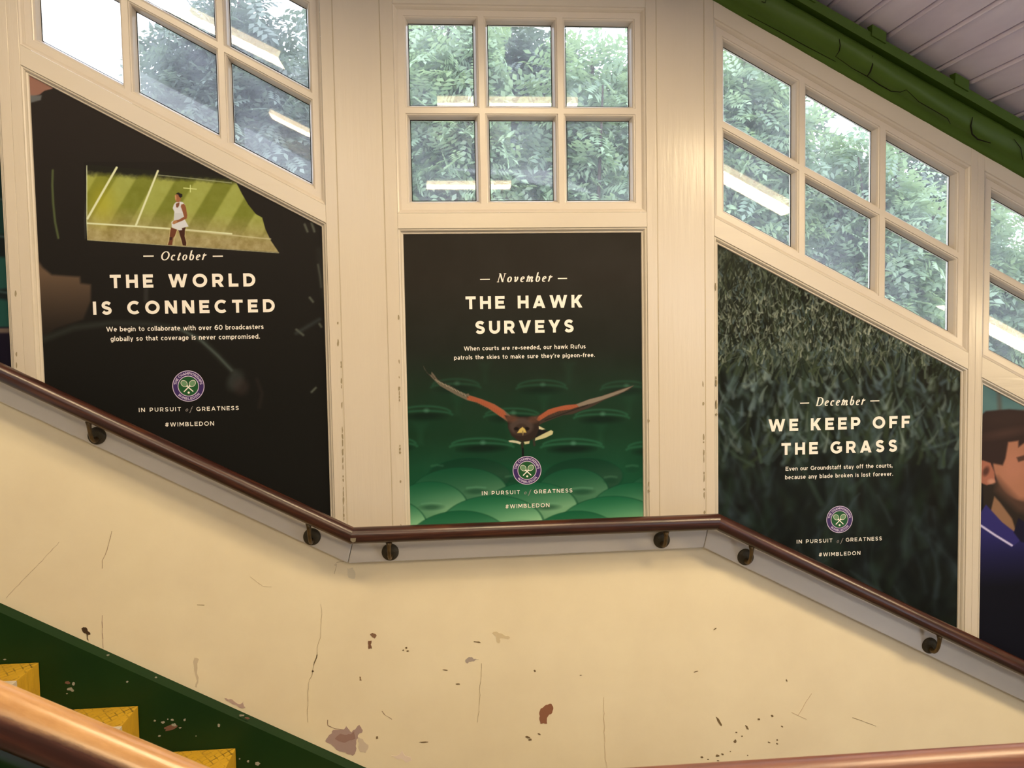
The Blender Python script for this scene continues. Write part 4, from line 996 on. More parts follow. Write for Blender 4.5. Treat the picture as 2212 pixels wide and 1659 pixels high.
# the hawk
BR, RD, GY = (62, 44, 32), (156, 80, 48), (128, 108, 84)
LW = [(222, 122), (232, 150), (262, 192), (292, 205), (296, 176), (322, 206), (345, 240), (390, 275), (460, 300), (540, 345), (600, 372), (622, 368), (632, 384), (740, 418), (850, 462), (935, 515), (985, 556), (1010, 585), (975, 622), (900, 570), (800, 500), (700, 450), (610, 428), (520, 385), (430, 335), (370, 300), (310, 240), (255, 185)]
RW = [(1180, 590), (1260, 546), (1330, 508), (1400, 488), (1480, 470), (1570, 463), (1690, 418), (1800, 390), (1890, 358), (1960, 330), (2088, 296), (2040, 338), (1985, 362), (1940, 385), (1880, 402), (1810, 432), (1740, 472), (1680, 500), (1600, 528), (1540, 552), (1460, 560), (1380, 590), (1300, 622), (1240, 648)]
cv.poly(S5(LW), (104, 88, 66), .7); cv.poly(S5(RW), (60, 46, 34), .7)
cv.poly(S5([(606, 400), (640, 388), (740, 420), (850, 464), (938, 520), (960, 560), (958, 600), (900, 568), (800, 498), (700, 448), (614, 424)]), RD, 1.0)
cv.poly(S5([(1240, 572), (1330, 510), (1400, 490), (1480, 472), (1585, 464), (1600, 484), (1520, 510), (1420, 524), (1330, 560), (1250, 610), (1215, 615)]), RD, 1.0)
cv.poly(S5([(1575, 464), (1690, 420), (1800, 392), (1900, 360), (2080, 300), (2000, 350), (1880, 398), (1740, 448), (1600, 486)]), GY, 1.0)
for i in range(9):
    a = i / 8; cv.line(S5([(250 + 330 * a, 170 + 200 * a), (300 + 320 * a, 235 + 170 * a)]), 1.3, (48, 38, 28), .7, .75)
for i in range(10): cv.line(S5([(330 + 28 * i, 245 + 14 * i), (350 + 28 * i, 262 + 14.5 * i)]), 1.5, (176, 156, 122), .6, .7)
for i in range(16): cv.line(S5([(640 + 19 * i, 396 + 9.2 * i), (652 + 19 * i, 436 + 9.5 * i)]), 1.0, (134, 62, 34), .7, .55)
for i in range(16): cv.line(S5([(1260 + 21 * i, 560 - 6.0 * i), (1280 + 21 * i, 585 - 6.5 * i)]), 1.0, (136, 64, 36), .7, .5)
for i in range(9): cv.line(S5([(1300 + 42 * i, 606 - 15 * i), (1340 + 42 * i, 590 - 15 * i)]), 2.0, (34, 27, 21), .8, .8)
cv.poly(S5([(940, 560), (1010, 574), (1190, 572), (1250, 620), (1248, 700), (1214, 762), (1150, 792), (1062, 788), (1004, 742), (972, 672), (968, 610)]), (46, 33, 25), 1.2)
cv.ell(s5(1090, 660), 108 * .2441, 78 * .2441, (76, 58, 46), 3, .9); cv.ell(s5(1000, 590), 14, 8, (100, 62, 42), 3, .7); cv.ell(s5(1200, 600), 12, 8, (100, 64, 44), 3, .6)
cv.ell(s5(1090, 690), 62 * .2441, 56 * .2441, (58, 42, 32), 2, .9)
for sx in (1046, 1140): cv.ell(s5(sx, 680), 5.4, 3.6, (24, 17, 13), 1, .95)
cv.poly(S5([(1052, 718), (1076, 682), (1100, 664), (1122, 682), (1136, 716), (1112, 714), (1104, 738), (1096, 716)]), (196, 160, 78), .8)
cv.line(S5([(1103, 700), (1104, 736)]), 2.0, (120, 94, 60), .6)
cv.poly(S5([(1244, 655), (1302, 684), (1270, 690), (1246, 684)]), (200, 178, 128), .7)
cv.poly(S5([(1246, 684), (1340, 702), (1300, 742), (1214, 764)]), (26, 24, 20), .8)
cv.poly(S5([(1290, 722), (1352, 692), (1372, 704), (1366, 730), (1300, 762), (1210, 786), (1214, 762)]), (190, 172, 116), .8)
cv.poly(S5([(975, 786), (1010, 782), (1060, 788), (1090, 802), (1080, 818), (1040, 806), (985, 798)]), (198, 178, 136), .7)
cv.poly(S5([(1112, 796), (1164, 788), (1160, 812), (1120, 818)]), (190, 170, 120), .7)
cv.line(S5([(1200, 780), (1205, 825)]), 5, (52, 46, 34), .7); cv.line(S5([(1099, 790), (1099, 850)]), 5, (46, 36, 24), .7); cv.line(S5([(1104, 858), (1104, 930)]), 4.4, (20, 18, 16), .6)
cv.build('printed_picture', pc, B['post'])
text(pc, 'month_title', 'November', (1073, 609.5), (1191, 608), 18.5, .165, M['ink'], YT, True)
dash(pc, (1037, 603.5), (1058, 603.5), 2.2, M['ink'], YT); dash(pc, (1205, 601.5), (1225, 601.5), 2.2, M['ink'], YT)
text(pc, 'headline_word', 'THE HAWK', (1006, 668), (1258, 664), 27.6, .235, M['ink'], YT)
text(pc, 'headline_word', 'SURVEYS', (1027, 721), (1239.5, 718), 27.6, .235, M['ink'], YT)
text(pc, 'caption_word', 'When courts are re-seeded, our hawk Rufus', (1002, 757), (1265, 753), 9.0, .165, M['ink'], YT)
text(pc, 'caption_word', "patrols the skies to make sure they're pigeon-free.", (981, 776.5), (1285, 771.5), 9.0, .165, M['ink'], YT)
common(pc, (((1041, 1069.5), (1123, 1067)), ((1153.5, 1066), (1236.5, 1063.5)), 8.2), ((1132, 1068), (1146, 1067)), ((1092, 1098), (1187, 1095.5), 8.4), (1138.5, 1016), 30.8, 0)

# --- the broadcaster poster
B = BAYS['b']; pb = poster('black poster of a camera viewfinder showing a grass tennis court', B, -0.74)
cv = Canvas(-1.1545, -0.3205, 0.86, B['post'](-1.1545), 0.0022, YP, (30, 25, 20))
yy = np.linspace(0, 1, cv.nz)[:, None, None]; cv.im[:] = np.array((44, 35, 28)) * (1 - np.clip(yy * 1.5, 0, 1)) + np.array((24, 21, 16)) * np.clip(yy * 1.5, 0, 1)
cv.poly([(60, 150), (130, 180), (112, 192), (96, 196), (86, 204), (60, 212)], (142, 96, 74), 1.0)
cv.poly([(64, 206), (90, 206), (88, 216), (66, 222)], (98, 92, 82), 1.5)
cv.poly([(80, 560), (92, 578), (112, 594), (172, 598), (174, 612), (196, 615), (196, 650), (180, 690), (120, 710), (80, 740)], lambda x, y, s: np.array((96, 72, 50)) * (1 - np.clip((y - s.g((100, 590))[1]) / (130 * s.pp), 0, 1))[..., None] + np.array((34, 27, 21)) * np.clip((y - s.g((100, 590))[1]) / (130 * s.pp), 0, 1)[..., None], 3)
cv.line([(114, 368), (113, 400), (115, 440), (119, 480), (126, 514)], 4, (92, 98, 52), 1.5, .8)
cv.line([(186, 430), (183, 470), (184, 515)], 2.5, (70, 66, 56), 1.2, .6)
cv.line([(90, 735), (160, 708), (240, 698), (320, 700), (390, 712), (440, 738), (480, 780), (505, 803)], 9, (66, 68, 54), 6, .45)
cv.line([(390, 712), (430, 732), (470, 768), (500, 800)], 5, (88, 94, 78), 2.5, .6)
cv.ell((508, 822), 15, 22, (60, 60, 50), 6, .6, .5); cv.ell((520, 835), 16, 18, (58, 44, 36), 6, .5); cv.line([(555, 820), (566, 850), (560, 880)], 5, (52, 40, 32), 4, .5)
cv.line([(316, 610), (315, 650)], 9, (56, 50, 42), 2.5, .7)
for p in ([(658, 485), (664, 500)], [(673, 482), (679, 500)], [(687, 572), (692, 600), (694, 620)], [(669, 643), (676, 652)], [(640, 712), (655, 724)], [(690, 700), (694, 706)], [(673, 847), (682, 838)]): cv.line(p, 4, (110, 108, 84), 2, .7)
cv.line([(640, 720), (690, 690)], 6, (62, 64, 56), 4, .6); cv.line([(690, 540), (700, 640)], 12, (46, 42, 34), 5, .6)
cv.build('printed_picture', pb, B['post'])
# the lit viewfinder as a finer print of its own
cf = Canvas(at(183, 400, YP)[0], at(608, 400, YP)[0], at(400, 552, YP)[2], at(400, 350, YP)[2], 0.0011, YP - 0.0003, (34, 28, 22))
yy, xx = np.mgrid[0:cf.nz, 0:cf.nx].astype(float); P0 = cf.g((187, 358)); P1 = cf.g((602, 545)); u = (xx - P0[0]) / (P1[0] - P0[0]); v = (yy - P0[1]) / (P1[1] - P0[1])
st = 0.5 + 0.5 * np.tanh(6 * np.sin((u * 1.15 + v * 0.34) * 2 * math.pi * 4.1 + 0.6))
gr = np.array((116, 114, 38)) * (1 - st[..., None]) + np.array((152, 148, 66)) * st[..., None]
kk = np.clip((v - .52 - u * .18 + .1) * 3.2, 0, 1)[..., None]; nz = (fbm(xx.shape, 14, 5, 5) - .5)[..., None]
gr = gr * (1 - kk * .9) + np.array((158, 134, 86)) * kk * .9 + nz * 42 * kk + nz * 12
yl = np.exp(-((u - .07) / .07) ** 2 - ((v - .42) / .25) ** 2)[..., None]; gr = gr * (1 - .6 * yl) + np.array((170, 152, 38)) * .6 * yl
dk = np.clip((v - (0.05 + u * .13) + (fbm(xx.shape, 10, 8) - .5) * .05) * 14, 0, 1)[..., None]
full = gr * dk + np.array((36, 32, 22)) * (1 - dk)
full_img = cf.im.copy(); cf.poly([(187, 355), (507, 385), (513, 400), (522, 418), (536, 442), (552, 462), (566, 470), (573, 495), (585, 520), (602, 545), (187, 518)], lambda a, b, s: full[int(b.min()):int(b.max()) + 1, int(a.min()):int(a.max()) + 1], .8)
WL = (214, 204, 150)
cf.line([(252, 362), (189, 472)], 4.4, WL, .8); cf.line([(341, 369), (293, 488)], 4.0, WL, .8); cf.line([(188, 482), (300, 489), (420, 498), (500, 505)], 3.4, WL, .9); cf.line([(400, 497), (560, 514), (584, 516)], 2.6, (190, 172, 122), .9, .8)
cf.line([(341, 378), (420, 386), (500, 395)], 1.6, (168, 164, 120), .8, .8); cf.line([(187.5, 358), (187.5, 517)], 1.4, (214, 210, 160), .6); cf.line([(187, 518), (602, 546)], 1.3, (196, 180, 130), .6, .8)
cf.line([(396.5, 406), (424, 408.5)], 1.7, (214, 208, 128), .6); cf.line([(411, 400), (411, 414.5)], 1.7, (214, 208, 128), .6)
Q = lambda pts: [(330 + a * .0965, 380 + b * .0965) for a, b in pts]
SK, SKD, WH = (134, 78, 46), (74, 40, 26), (204, 192, 176)
cf.poly(Q([(405, 1150), (545, 1200), (500, 1330), (455, 1390), (432, 1545), (332, 1545), (385, 1400), (375, 1330), (395, 1230)]), (104, 56, 34), .5)
cf.poly(Q([(560, 1200), (735, 1140), (712, 1340), (752, 1480), (745, 1560), (660, 1550), (640, 1430), (590, 1310)]), (66, 36, 24), .5)
cf.poly(Q([(372, 1370), (435, 1370), (425, 1430), (370, 1440)]), (60, 34, 26), .6)
for a in ([(385, 1180), (370, 1340), (330, 1530)], [(545, 1210), (490, 1380), (470, 1540)], [(575, 1230), (620, 1400), (660, 1550)], [(725, 1200), (720, 1360), (758, 1500), (755, 1555)]): cf.line(Q(a), 1.0, (210, 180, 120), .5, .8)
cf.poly(Q([(500, 600), (560, 570), (660, 580), (720, 640), (660, 760), (690, 880), (720, 980), (800, 1130), (650, 1165), (655, 1210), (580, 1215), (540, 1195), (425, 1150), (415, 1030), (470, 990), (480, 800), (445, 720), (470, 640)]), WH, .6)
cf.poly(Q([(490, 830), (660, 830), (690, 960), (560, 1010), (480, 980)]), (186, 176, 160), 1.0, .7)
cf.poly(Q([(515, 620), (600, 590), (590, 660), (560, 710), (520, 700)]), (120, 72, 46), .6)
cf.poly(Q([(635, 640), (700, 620), (740, 700), (770, 880), (760, 950), (640, 1010), (560, 1040), (470, 1080), (440, 1050), (470, 1000), (580, 980), (700, 910), (650, 750), (625, 690)]), SK, .6)
cf.poly(Q([(430, 1060), (470, 1000), (540, 1000), (550, 1030), (470, 1080)]), (168, 112, 66), .6)
cf.poly(Q([(490, 440), (530, 405), (600, 420), (625, 500), (620, 560), (570, 590), (530, 580), (505, 530)]), (150, 92, 56), .6)
cf.poly(Q([(490, 440), (520, 420), (530, 500), (520, 560), (500, 520)]), (204, 150, 92), .6, .7)
cf.poly(Q([(515, 400), (570, 368), (620, 395), (660, 405), (660, 460), (620, 490), (590, 470), (570, 420)]), (34, 26, 22), .6)
cf.build('lit_viewfinder', pb, lambda X: B['post'](X) - 0.0002)
text(pb, 'month_title', 'October', (347, 561.5), (444, 562), 19.0, .165, M['ink'], YT, True)
dash(pb, (309.5, 553.3), (332, 553.3), 2.6, M['ink'], YT); dash(pb, (459.5, 553.5), (481.5, 553.5), 2.6, M['ink'], YT)
text(pb, 'headline_word', 'THE WORLD', (238, 621), (552, 620), 28.8, .235, M['ink'], YT)
text(pb, 'headline_word', 'IS CONNECTED', (201.5, 678), (594, 676), 28.4, .235, M['ink'], YT)
text(pb, 'caption_word', 'We begin to collaborate with over 60 broadcasters', (229.5, 714.5), (569.5, 712.5), 10.2, .165, M['ink'], YT)
text(pb, 'caption_word', 'globally so that coverage is never compromised.', (239, 735.5), (561.5, 733), 10.2, .165, M['ink'], YT)
common(pb, (((300, 889.5), (391, 888.5)), ((424.5, 887.5), (516, 886)), 8.8), ((400.5, 889), (415, 888)), ((357, 921.3), (462.5, 919.5), 9.0), (407, 834), 33.6, 0)

# --- the grass poster
B = BAYS['d']; pd = poster('poster of frosted grass blades, below the right-hand window', B, 1.25)
cv = Canvas(0.8445, 1.6685, 0.44, B['post'](0.8445), 0.0017, YP, (30, 34, 26))
n1 = fbm(cv.im.shape[:2], 90, 21); n2 = fbm(cv.im.shape[:2], 36, 22)
tt = np.linspace(0, 1, cv.nz)[:, None]
cv.im[:] = np.array((30, 30, 22)) + (n1 - .5)[..., None] * np.array((26, 34, 26)) * 1.3
rg = random.Random(5)
def blades(n, ylo, yhi, L, w, soft, cols, al, spread=1.0):
    for _ in range(n):
        px, py = rg.uniform(1530, 2085), rg.uniform(ylo, yhi); py2 = py
        a = rg.gauss(-math.pi / 2, 0.50 * spread); l = rg.uniform(*L); b = rg.uniform(-.3, .3); q = [(px, py2)]; x, y = px, py2
        for i in range(3):
            x += math.cos(a + b * i) * l / 3; y += math.sin(a + b * i) * l / 3; q.append((x, y))
        c = rg.choice(cols); k = rg.uniform(.75, 1.15)
        cv.line(q, rg.uniform(*w), tuple(v_ * k for v_ in c), rg.uniform(*soft), rg.uniform(*al), True)
DK, MD, FR, BL = (26, 28, 18), (52, 58, 36), (104, 106, 84), (78, 88, 82)
blades(260, 900, 1420, (80, 200), (14, 30), (6, 12), [(46, 58, 42), (56, 68, 60), (38, 50, 32), (66, 76, 74)], (.25, .5))
blades(160, 900, 1420, (60, 160), (16, 34), (8, 14), [(22, 22, 18), (26, 28, 22)], (.3, .6))
blades(90, 860, 1380, (40, 130), (8, 16), (4, 8), [(74, 86, 84), (84, 94, 90), (64, 78, 60)], (.2, .45))
blades(420, 760, 1010, (50, 130), (7, 14), (2, 5), [MD, (60, 70, 52), DK, (74, 84, 74)], (.4, .8))
blades(240, 740, 980, (14, 44), (7, 12), (2.0, 4), [(98, 106, 94), (82, 92, 88), (112, 116, 98)], (.4, .75))
blades(900, 560, 830, (26, 80), (3, 6), (.8, 1.6), [MD, DK, (64, 68, 44), (76, 80, 60)], (.5, .95))
blades(1700, 545, 790, (8, 26), (2.4, 5), (.7, 1.4), [FR, (122, 120, 94), BL, (92, 92, 68)], (.45, .9))
blades(320, 540, 760, (30, 80), (2.5, 5), (.6, 1.2), [DK, (34, 34, 20), (44, 44, 28)], (.6, .95), .7)
blades(500, 640, 760, (6, 16), (2.5, 5), (.6, 1.2), [(140, 136, 108), (120, 120, 98)], (.5, .9))
band = np.exp(-((np.arange(cv.nz) - cv.rows(1130, 1800)) / (130 * cv.pp)) ** 2)
top = np.clip(1 - (np.arange(cv.nz) / (95 * cv.pp)), 0, 1)[:, None, None]
bl = blur(cv.im, 3); cv.im = cv.im * (1 - top) + bl * top * 1.0
cv.im = np.clip((cv.im - 40) * 1.18 + 40, 8, 255) * 0.86
lowdark = np.clip((np.arange(cv.nz) - cv.rows(930, 1800)) / (250 * cv.pp), 0, 1)[:, None, None]
cv.im = cv.im * (1 - .18 * lowdark)
cv.build('printed_picture', pd, B['post'])
text(pd, 'month_title', 'December', (1761.5, 877), (1867, 874), 18.0, .165, M['ink'], YT, True)
dash(pd, (1728.5, 871), (1748, 870.6), 2.1, M['ink'], YT); dash(pd, (1880, 866.2), (1899.5, 865.8), 2.1, M['ink'], YT)
text(pd, 'headline_word', 'WE KEEP OFF', (1660, 932.5), (1965.5, 923.5), 26.2, .235, M['ink'], YT)
text(pd, 'headline_word', 'THE GRASS', (1688, 983), (1938, 975.5), 26.0, .235, M['ink'], YT)
text(pd, 'caption_word', 'Even our Groundstaff stay off the courts,', (1697, 1016.5), (1928, 1010), 8.6, .165, M['ink'], YT)
text(pd, 'caption_word', 'because any blade broken is lost forever.', (1696, 1035), (1929, 1028), 8.6, .165, M['ink'], YT)
common(pd, (((1721, 1174), (1798, 1171.5)), ((1827, 1170), (1905, 1167)), 8.0), ((1807, 1172.5), (1820, 1172)), ((1769, 1201.5), (1858.5, 1199), 8.0), (1813.5, 1122), 29.2, 0)

# --- the posters cut by the picture's edges
B = BAYS['e']; pe = poster('poster of a dark-haired person in a navy polo shirt, at the right edge', B, 1.95)
cv = Canvas(1.713, 2.536, -0.12, B['post'](1.713), 0.0026, YP, (16, 15, 20))
cv.im[:cv.rows(960, 2150)] = (84, 108, 98)
cv.ell((2180, 830), 60, 40, (70, 96, 90), 10, .8); cv.line([(2157, 838), (2160, 885)], 9, (84, 62, 48), 5, .6)
cv.poly([(2110, 1120), (2130, 1105), (2180, 1140), (2212, 1160), (2300, 1150), (2420, 1250), (2480, 1700), (2100, 1700), (2100, 1150)], lambda x, y, s: np.array((42, 36, 78)) * (1 - np.clip((y - s.g((2150, 1150))[1]) / (130 * s.pp), 0, 1))[..., None] + np.array((17, 15, 20)) * np.clip((y - s.g((2150, 1150))[1]) / (130 * s.pp), 0, 1)[..., None], 2)
cv.poly([(2120, 1010), (2150, 1040), (2220, 1050), (2220, 1150), (2196, 1140), (2150, 1115), (2124, 1100)], (44, 34, 26), 2)
cv.poly([(2148, 1072), (2160, 1085), (2186, 1120), (2196, 1150), (2180, 1148), (2140, 1105)], (134, 94, 64), 2)
cv.poly([(2130, 1090), (2112, 1116), (2112, 1130), (2186, 1182), (2206, 1165), (2196, 1152), (2165, 1128)], (48, 40, 84), 1.2)
cv.line([(2108, 1128), (2150, 1156), (2186, 1178)], 4.6, (196, 176, 186), 1.0)
cv.poly([(2190, 1150), (2200, 1118), (2230, 1140), (2240, 1180), (2205, 1170)], (26, 22, 34), 1.5)
cv.ell((2225, 985), 92, 108, (160, 102, 72), 3); cv.poly([(2155, 1030), (2200, 1078), (2290, 1090), (2290, 1120), (2200, 1105), (2150, 1060)], (88, 58, 42), 8, .7)
cv.ell((2190, 1010), 26, 30, (176, 110, 82), 12, .5)
cv.poly([(2100, 1008), (2104, 910), (2130, 888), (2180, 884), (2230, 888), (2300, 905), (2305, 960), (2260, 950), (2215, 955), (2200, 966), (2200, 952), (2178, 955), (2172, 990), (2166, 1005), (2140, 1000), (2125, 1000)], (50, 34, 28), 2.5)
cv.ell((2175, 935), 50, 9, (88, 58, 44), 7, .45, -.15); cv.ell((2180, 905), 60, 16, (58, 40, 32), 8, .5)
cv.poly([(2104, 1006), (2122, 994), (2140, 1000), (2148, 1020), (2150, 1042), (2132, 1048), (2112, 1040)], (156, 92, 66), 1.5); cv.ell((2130, 1018), 7, 11, (70, 42, 32), 3, .85, .4); cv.ell((2142, 1040), 9, 6, (196, 136, 104), 3, .7)
cv.poly([(2196, 988), (2230, 978), (2232, 988), (2200, 998)], (56, 38, 30), 2, .8)
cv.build('printed_picture', pe, B['post'])
B = BAYS['a']; pa = poster('dark poster with green seats, sliver at the left edge', B, -1.6)
cv = Canvas(-2.045, -1.2135, 0.95, B['post'](-2.045), 0.003, YP, (22, 26, 22))
cv.im += (fbm(cv.im.shape[:2], 40, 31) - .5)[..., None] * 12
for i, (py, k) in enumerate(((390, .5), (470, .8), (590, 1.2), (680, 1.2))):
    for px in (-330, -190, -50): cv.ell((px + 55 - 10 * i, py), 70, 34, tuple(np.array((28, 58, 46)) * k), 3, .9); cv.line([(px - 20, py + 30), (px + 60, py + 42), (px + 120, py + 50)], 4, (74, 92, 78), 2, .6)
cv.poly([(-700, 715), (40, 706), (40, 900), (-700, 900)], (24, 18, 26), 2); cv.line([(-700, 722), (36, 714)], 10, (104, 84, 64), 2, .9)
cv.poly([(-20, 140), (12, 110), (8, 260), (-20, 260)], (74, 44, 30), 4, .8)
cv.build('printed_picture', pa, B['post'])

# ------------------------------------------------------------------ strip lights
def strip_light(a, b, y, label):                      # a, b: (x, z) of the ends; a boxed batten with a lit diffuser under it
    a3, b3 = np.array([a[0], y, a[1]]), np.array([b[0], y, b[1]]); t = (b3 - a3) / np.linalg.norm(b3 - a3); up = np.array([-t[2], 0, t[0]])
    if up[2] < 0: up = -up
    mid = (a3 + b3) / 2; root = empty('strip_light', tuple(mid)); tag(root, label, 'lamp', 'fluorescent strip lights under the ceiling')
    a0, b0 = a3 - mid, b3 - mid
    def bar(prof, p, q, name, mat):
        n = len(prof); v = [e + np.array([0, w_, 0]) + up * h for e in (p, q) for w_, h in prof]
        o = MB(); o.add(v, [tuple(range(n)), tuple(range(2 * n - 1, n - 1, -1))] + [(i, i + n, (i + 1) % n + n, (i + 1) % n) for i in range(n)]); return o.build(name, mat, root)
    f_ = '_far' if y < -2 else ''
    bar([(-.074, -.0142), (.074, -.0142), (.074, -.0135), (-.074, -.0135)], a0, b0, 'diffuser', M['lens' + f_])
    bar([(-.074, -.0134), (.074, -.0134), (.078, -.004), (.078, .014), (-.078, .014), (-.078, -.004)], a0, b0, 'diffuser_side', M['lens_side' + f_])
    bar([(-.086, .0145), (.086, .0145), (.086, .026), (.045, .060), (-.045, .060), (-.086, .026)], a0 - t * .03, b0 + t * .03, 'housing', M['white'])
    for e, s_ in ((a0, -1), (b0, 1)): bar([(-.080, -.016), (.080, -.016), (.080, .0145), (-.080, .0145)], e + t * s_ * .001, e + t * s_ * .03, 'end_cap', M['white'])
    for p in (a0 * .7, b0 * .7):
        x = mid[0] + p[0]; o = MB(); z1 = ceil_z(x) - mid[2]; sweep(o, [p + up * 0.055, (p[0], 0, z1)], 0.006, 8, nrm=(0, 1, 0)); o.build('hanger', M['white'], root, True)
Z_ = EYE
strip_light((0.017, Z_ + 1.007), (0.620, Z_ + 1.007), -1.1, 'strip light above the landing, glinting just over the middle glazing bar')
strip_light((-1.235, Z_ + 1.482), (-0.634, Z_ + 1.187), -1.1, 'sloping strip light above the upper flight, mirrored in the top left panes')
strip_light((1.090, Z_ + 0.815), (1.60, Z_ + 0.545), -1.1, 'sloping strip light above the lower flight, mirrored in the right window')
strip_light((2.35, Z_ + 0.118), (2.9, Z_ - 0.165), -1.1, 'sloping strip light low on the lower flight, mirrored in the rightmost window')
strip_light((-0.057, Z_ + 1.020), (0.506, Z_ + 1.020), -3.1, 'strip light by the far wall, mirrored low in the middle window')
strip_light((-1.06, Z_ + 1.483), (-0.50, Z_ + 1.20), -3.1, 'sloping strip light by the far wall, mirrored in the lower left panes')

# ------------------------------------------------------------------ trees outside
def tree(label, x, y, blobs, n, leaf, size, mat, seed, tr, xmin, xmax):                # each crown keeps to its own stretch of the row
    g = np.random.default_rng(seed); z0 = -1.15
    root = empty('leafy_tree', (x, y, z0)); tag(root, label, 'tree', 'trees outside the windows')
    w = np.array([b[3] * b[4] * b[5] for b in blobs]); w = w / w.sum(); bi = g.choice(len(blobs), n, p=w); bb = np.array(blobs)[bi]
    d = g.normal(size=(n, 3)); d /= np.linalg.norm(d, axis=1)[:, None]; rad = g.random(n) ** 0.45
    # clumps: pull sprays towards random twig ends
    c = bb[:, :3] + d * rad[:, None] * bb[:, 3:6]
    nc = max(6, n // 26); tw = c[g.integers(0, n, nc)]; k = g.integers(0, nc, n); c = c * 0.45 + tw[k] * 0.55 + g.normal(size=(n, 3)) * 0.05 * size / 0.08
    edge = lambda z: .10 * np.sin(3.1 * z) + .05 * np.sin(7.7 * z)
    lo, hi = xmin + .06 + edge(c[:, 2]), xmax - .06 + edge(c[:, 2])
    c[:, 0] = np.where(c[:, 0] < lo, np.minimum(2 * lo - c[:, 0], hi), c[:, 0]); c[:, 0] = np.where(c[:, 0] > hi, np.maximum(2 * hi - c[:, 0], lo), c[:, 0])
    outd = d * np.array([1, 1, .6]) + np.array([0, -.35, -.25]) + g.normal(size=(n, 3)) * .45; outd /= np.linalg.norm(outd, axis=1)[:, None]
    side = np.cross(outd, g.normal(size=(n, 3)) * .5 + np.array([0, 0, 1.0])); side /= np.linalg.norm(side, axis=1)[:, None]
    nor = np.cross(side, outd); V = []; tone = []
    L = size * g.uniform(.75, 1.25, n)[:, None]; tn_ = g.random(n); clump = g.random(nc)[k]
    for i in range(leaf):                             # leaflets in pairs along the stalk and one at its tip
        pair, s_ = i // 2, (1 if i % 2 else -1); end = i == leaf - 1
        b0 = c + outd * L * 0.55 * pair
        ld = outd if end else outd * .45 + side * s_ * .9; ld = ld / np.linalg.norm(ld, axis=1)[:, None]
        ls = np.cross(ld, nor); tip = b0 + ld * L - nor * L * .12; m1 = b0 + ld * L * .45 + ls * L * .23 + nor * L * .05; m2 = b0 + ld * L * .45 - ls * L * .23 + nor * L * .05
        V.append(np.stack([b0, m1, tip, m2], 1)); tone.append(np.clip(.15 + .5 * clump + .35 * tn_, 0, 1))
    V = np.concatenate(V, 0); tone = np.concatenate(tone); e_ = edge(V[..., 2]); ok = ((V[..., 0] > xmin + e_) & (V[..., 0] < xmax + e_)).all(1); V = V[ok]; tone = tone[ok]; nf = len(V); co = V.reshape(-1, 3) - np.array([x, y, z0]); tone = np.repeat(tone, 4)
    me = bpy.data.meshes.new('foliage'); me.vertices.add(nf * 4); me.vertices.foreach_set('co', co.ravel()); me.loops.add(nf * 4); me.loops.foreach_set('vertex_index', np.arange(nf * 4, dtype=np.int32))
    me.polygons.add(nf); me.polygons.foreach_set('loop_start', np.arange(0, nf * 4, 4, dtype=np.int32)); me.polygons.foreach_set('loop_total', np.full(nf, 4, dtype=np.int32)); me.update(calc_edges=True)
    a_ = me.attributes.new('tone', 'FLOAT', 'POINT'); a_.data.foreach_set('value', tone); me.materials.append(mat)
    o = bpy.data.objects.new('foliage', me); col.objects.link(o); o.parent = root
    m = MB(); top = max(b[2] + b[5] * .5 for b in blobs) - z0
    pts = [(0, 0, 0), (.05, .03, top * .3), (-.04, .05, top * .6), (.05, -.03, top)]; sweep(m, pts, [tr, tr * .8, tr * .55, tr * .2], 10, nrm=(1, 0, 0)); m.build('trunk', M['bark'], root, True)
    for i in range(7):
        b = blobs[i % len(blobs)]; h = top * g.uniform(.25, .75); e = np.array(b[:3]) + g.normal(size=3) * np.array(b[3:6]) * .55; e[0] = min(max(e[0], xmin + .3), xmax - .3); e = e - np.array([x, y, z0]); s0 = np.array([0, .03, h]); mid_ = (s0 + e) / 2 + np.array([0, 0, .18])
        m = MB(); sweep(m, [s0, mid_, e], [tr * .4, tr * .24, tr * .08], 7, nrm=(1, .2, 0)); m.build('branch', M['bark'], root, True)
E_ = EYE
tree('grey-green tree with sky gaps behind the left window', -1.75, 5.3, [(-2.05, 5.3, E_ + 1.9, .9, .8, 1.0), (-1.75, 5.2, E_ + 2.6, 1.0, .8, .8), (-1.0, 5.4, E_ + 1.0, .8, .8, .6), (-1.9, 5.2, E_ + .9, .8, .7, .6)], 4300, 9, .085, M['leaf_b'], 1, .09, -2.52, -.85)
tree('bushy tree filling the left half of the middle window', 0.1, 4.7, [(0.1, 4.7, E_ + 1.2, .95, .7, .9), (0.3, 4.6, E_ + 2.2, 1.0, .7, .8)], 2600, 9, .08, M['leaf_a'], 2, .09, -.85, .72)
tree('bushy tree filling the right half of the middle window', 1.35, 4.9, [(1.3, 4.9, E_ + 1.3, .85, .7, .7), (1.5, 4.8, E_ + 2.1, .75, .7, .65), (1.0, 4.9, E_ + .6, .7, .6, .5)], 2100, 9, .08, M['leaf_a'], 3, .09, .72, 2.05)
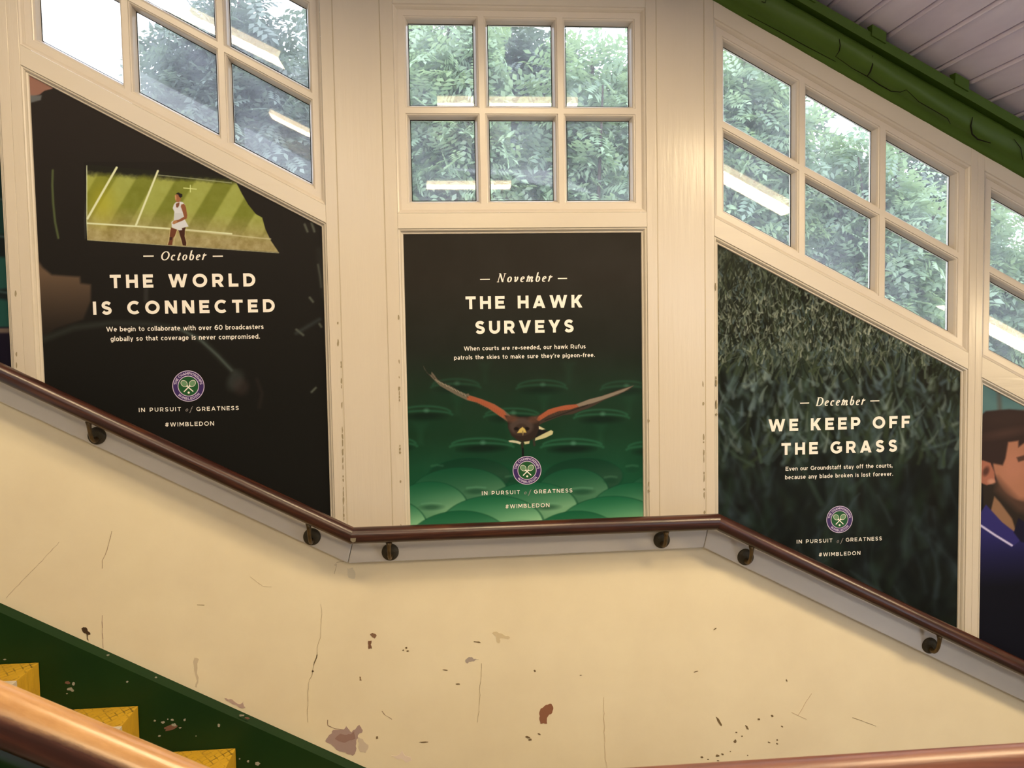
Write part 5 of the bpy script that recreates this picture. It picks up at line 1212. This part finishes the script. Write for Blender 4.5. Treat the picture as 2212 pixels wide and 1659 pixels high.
tree('tree behind the left panes of the right window', 2.75, 5.0, [(2.75, 5.0, E_ + 1.4, .75, .7, .8), (2.7, 5.0, E_ + 2.2, .9, .7, .7), (3.5, 5.0, E_ + 1.6, .7, .6, .6), (3.0, 4.9, E_ + .5, .7, .6, .6), (2.7, 4.9, E_ - .4, .65, .6, .6)], 3000, 9, .08, M['leaf_a'], 4, .09, 2.05, 3.4)
tree('bright leafy tree behind the middle and right panes of the right window', 4.2, 4.9, [(4.1, 4.9, E_ + .35, 1.0, .7, .65), (4.0, 5.0, E_ + 1.1, .8, .7, .5), (3.8, 5.0, E_ + 1.75, .5, .6, .5), (4.1, 4.9, E_ - .7, .7, .6, .6)], 3300, 9, .085, M['leaf_a'], 5, .09, 3.4, 4.85)
tree('tree behind the rightmost window', 5.6, 5.6, [(5.6, 5.6, E_ + .1, 1.0, .8, .7), (5.3, 5.6, E_ + 1.0, .8, .7, .6), (5.9, 5.6, E_ - .9, .95, .7, .6)], 2500, 9, .085, M['leaf_a'], 6, .09, 4.85, 7.2)
tree('dark tall tree standing furthest back left of the middle window', -1.2, 8.6, [(-1.2, 8.6, E_ + 2.0, 1.8, 1.0, 1.6), (-.6, 8.6, E_ + 3.8, 1.5, 1.0, 1.0)], 2600, 9, .12, M['leaf_b'], 7, .14, -4.2, .2)
tree('dark tall tree standing furthest back behind the middle window', 1.6, 8.8, [(1.5, 8.8, E_ + 2.2, 1.7, 1.0, 1.6), (.8, 8.8, E_ + 3.7, 1.4, 1.0, 1.0)], 2600, 9, .12, M['leaf_b'], 8, .14, .2, 2.95)
tree('dark tall tree standing furthest back behind the right window', 4.4, 8.6, [(4.4, 8.6, E_ + 1.6, 1.7, 1.0, 1.6), (3.6, 8.6, E_ + 3.0, 1.2, 1.0, .8)], 2400, 9, .12, M['leaf_b'], 9, .14, 2.95, 5.75)
tree('dark thin tree furthest back behind the rightmost window', 7.4, 8.6, [(7.2, 8.6, E_ + .6, 1.4, 1.0, 1.2), (6.6, 8.6, E_ + 2.2, .9, .8, .7)], 1300, 9, .12, M['leaf_b'], 10, .12, 5.75, 9.5)
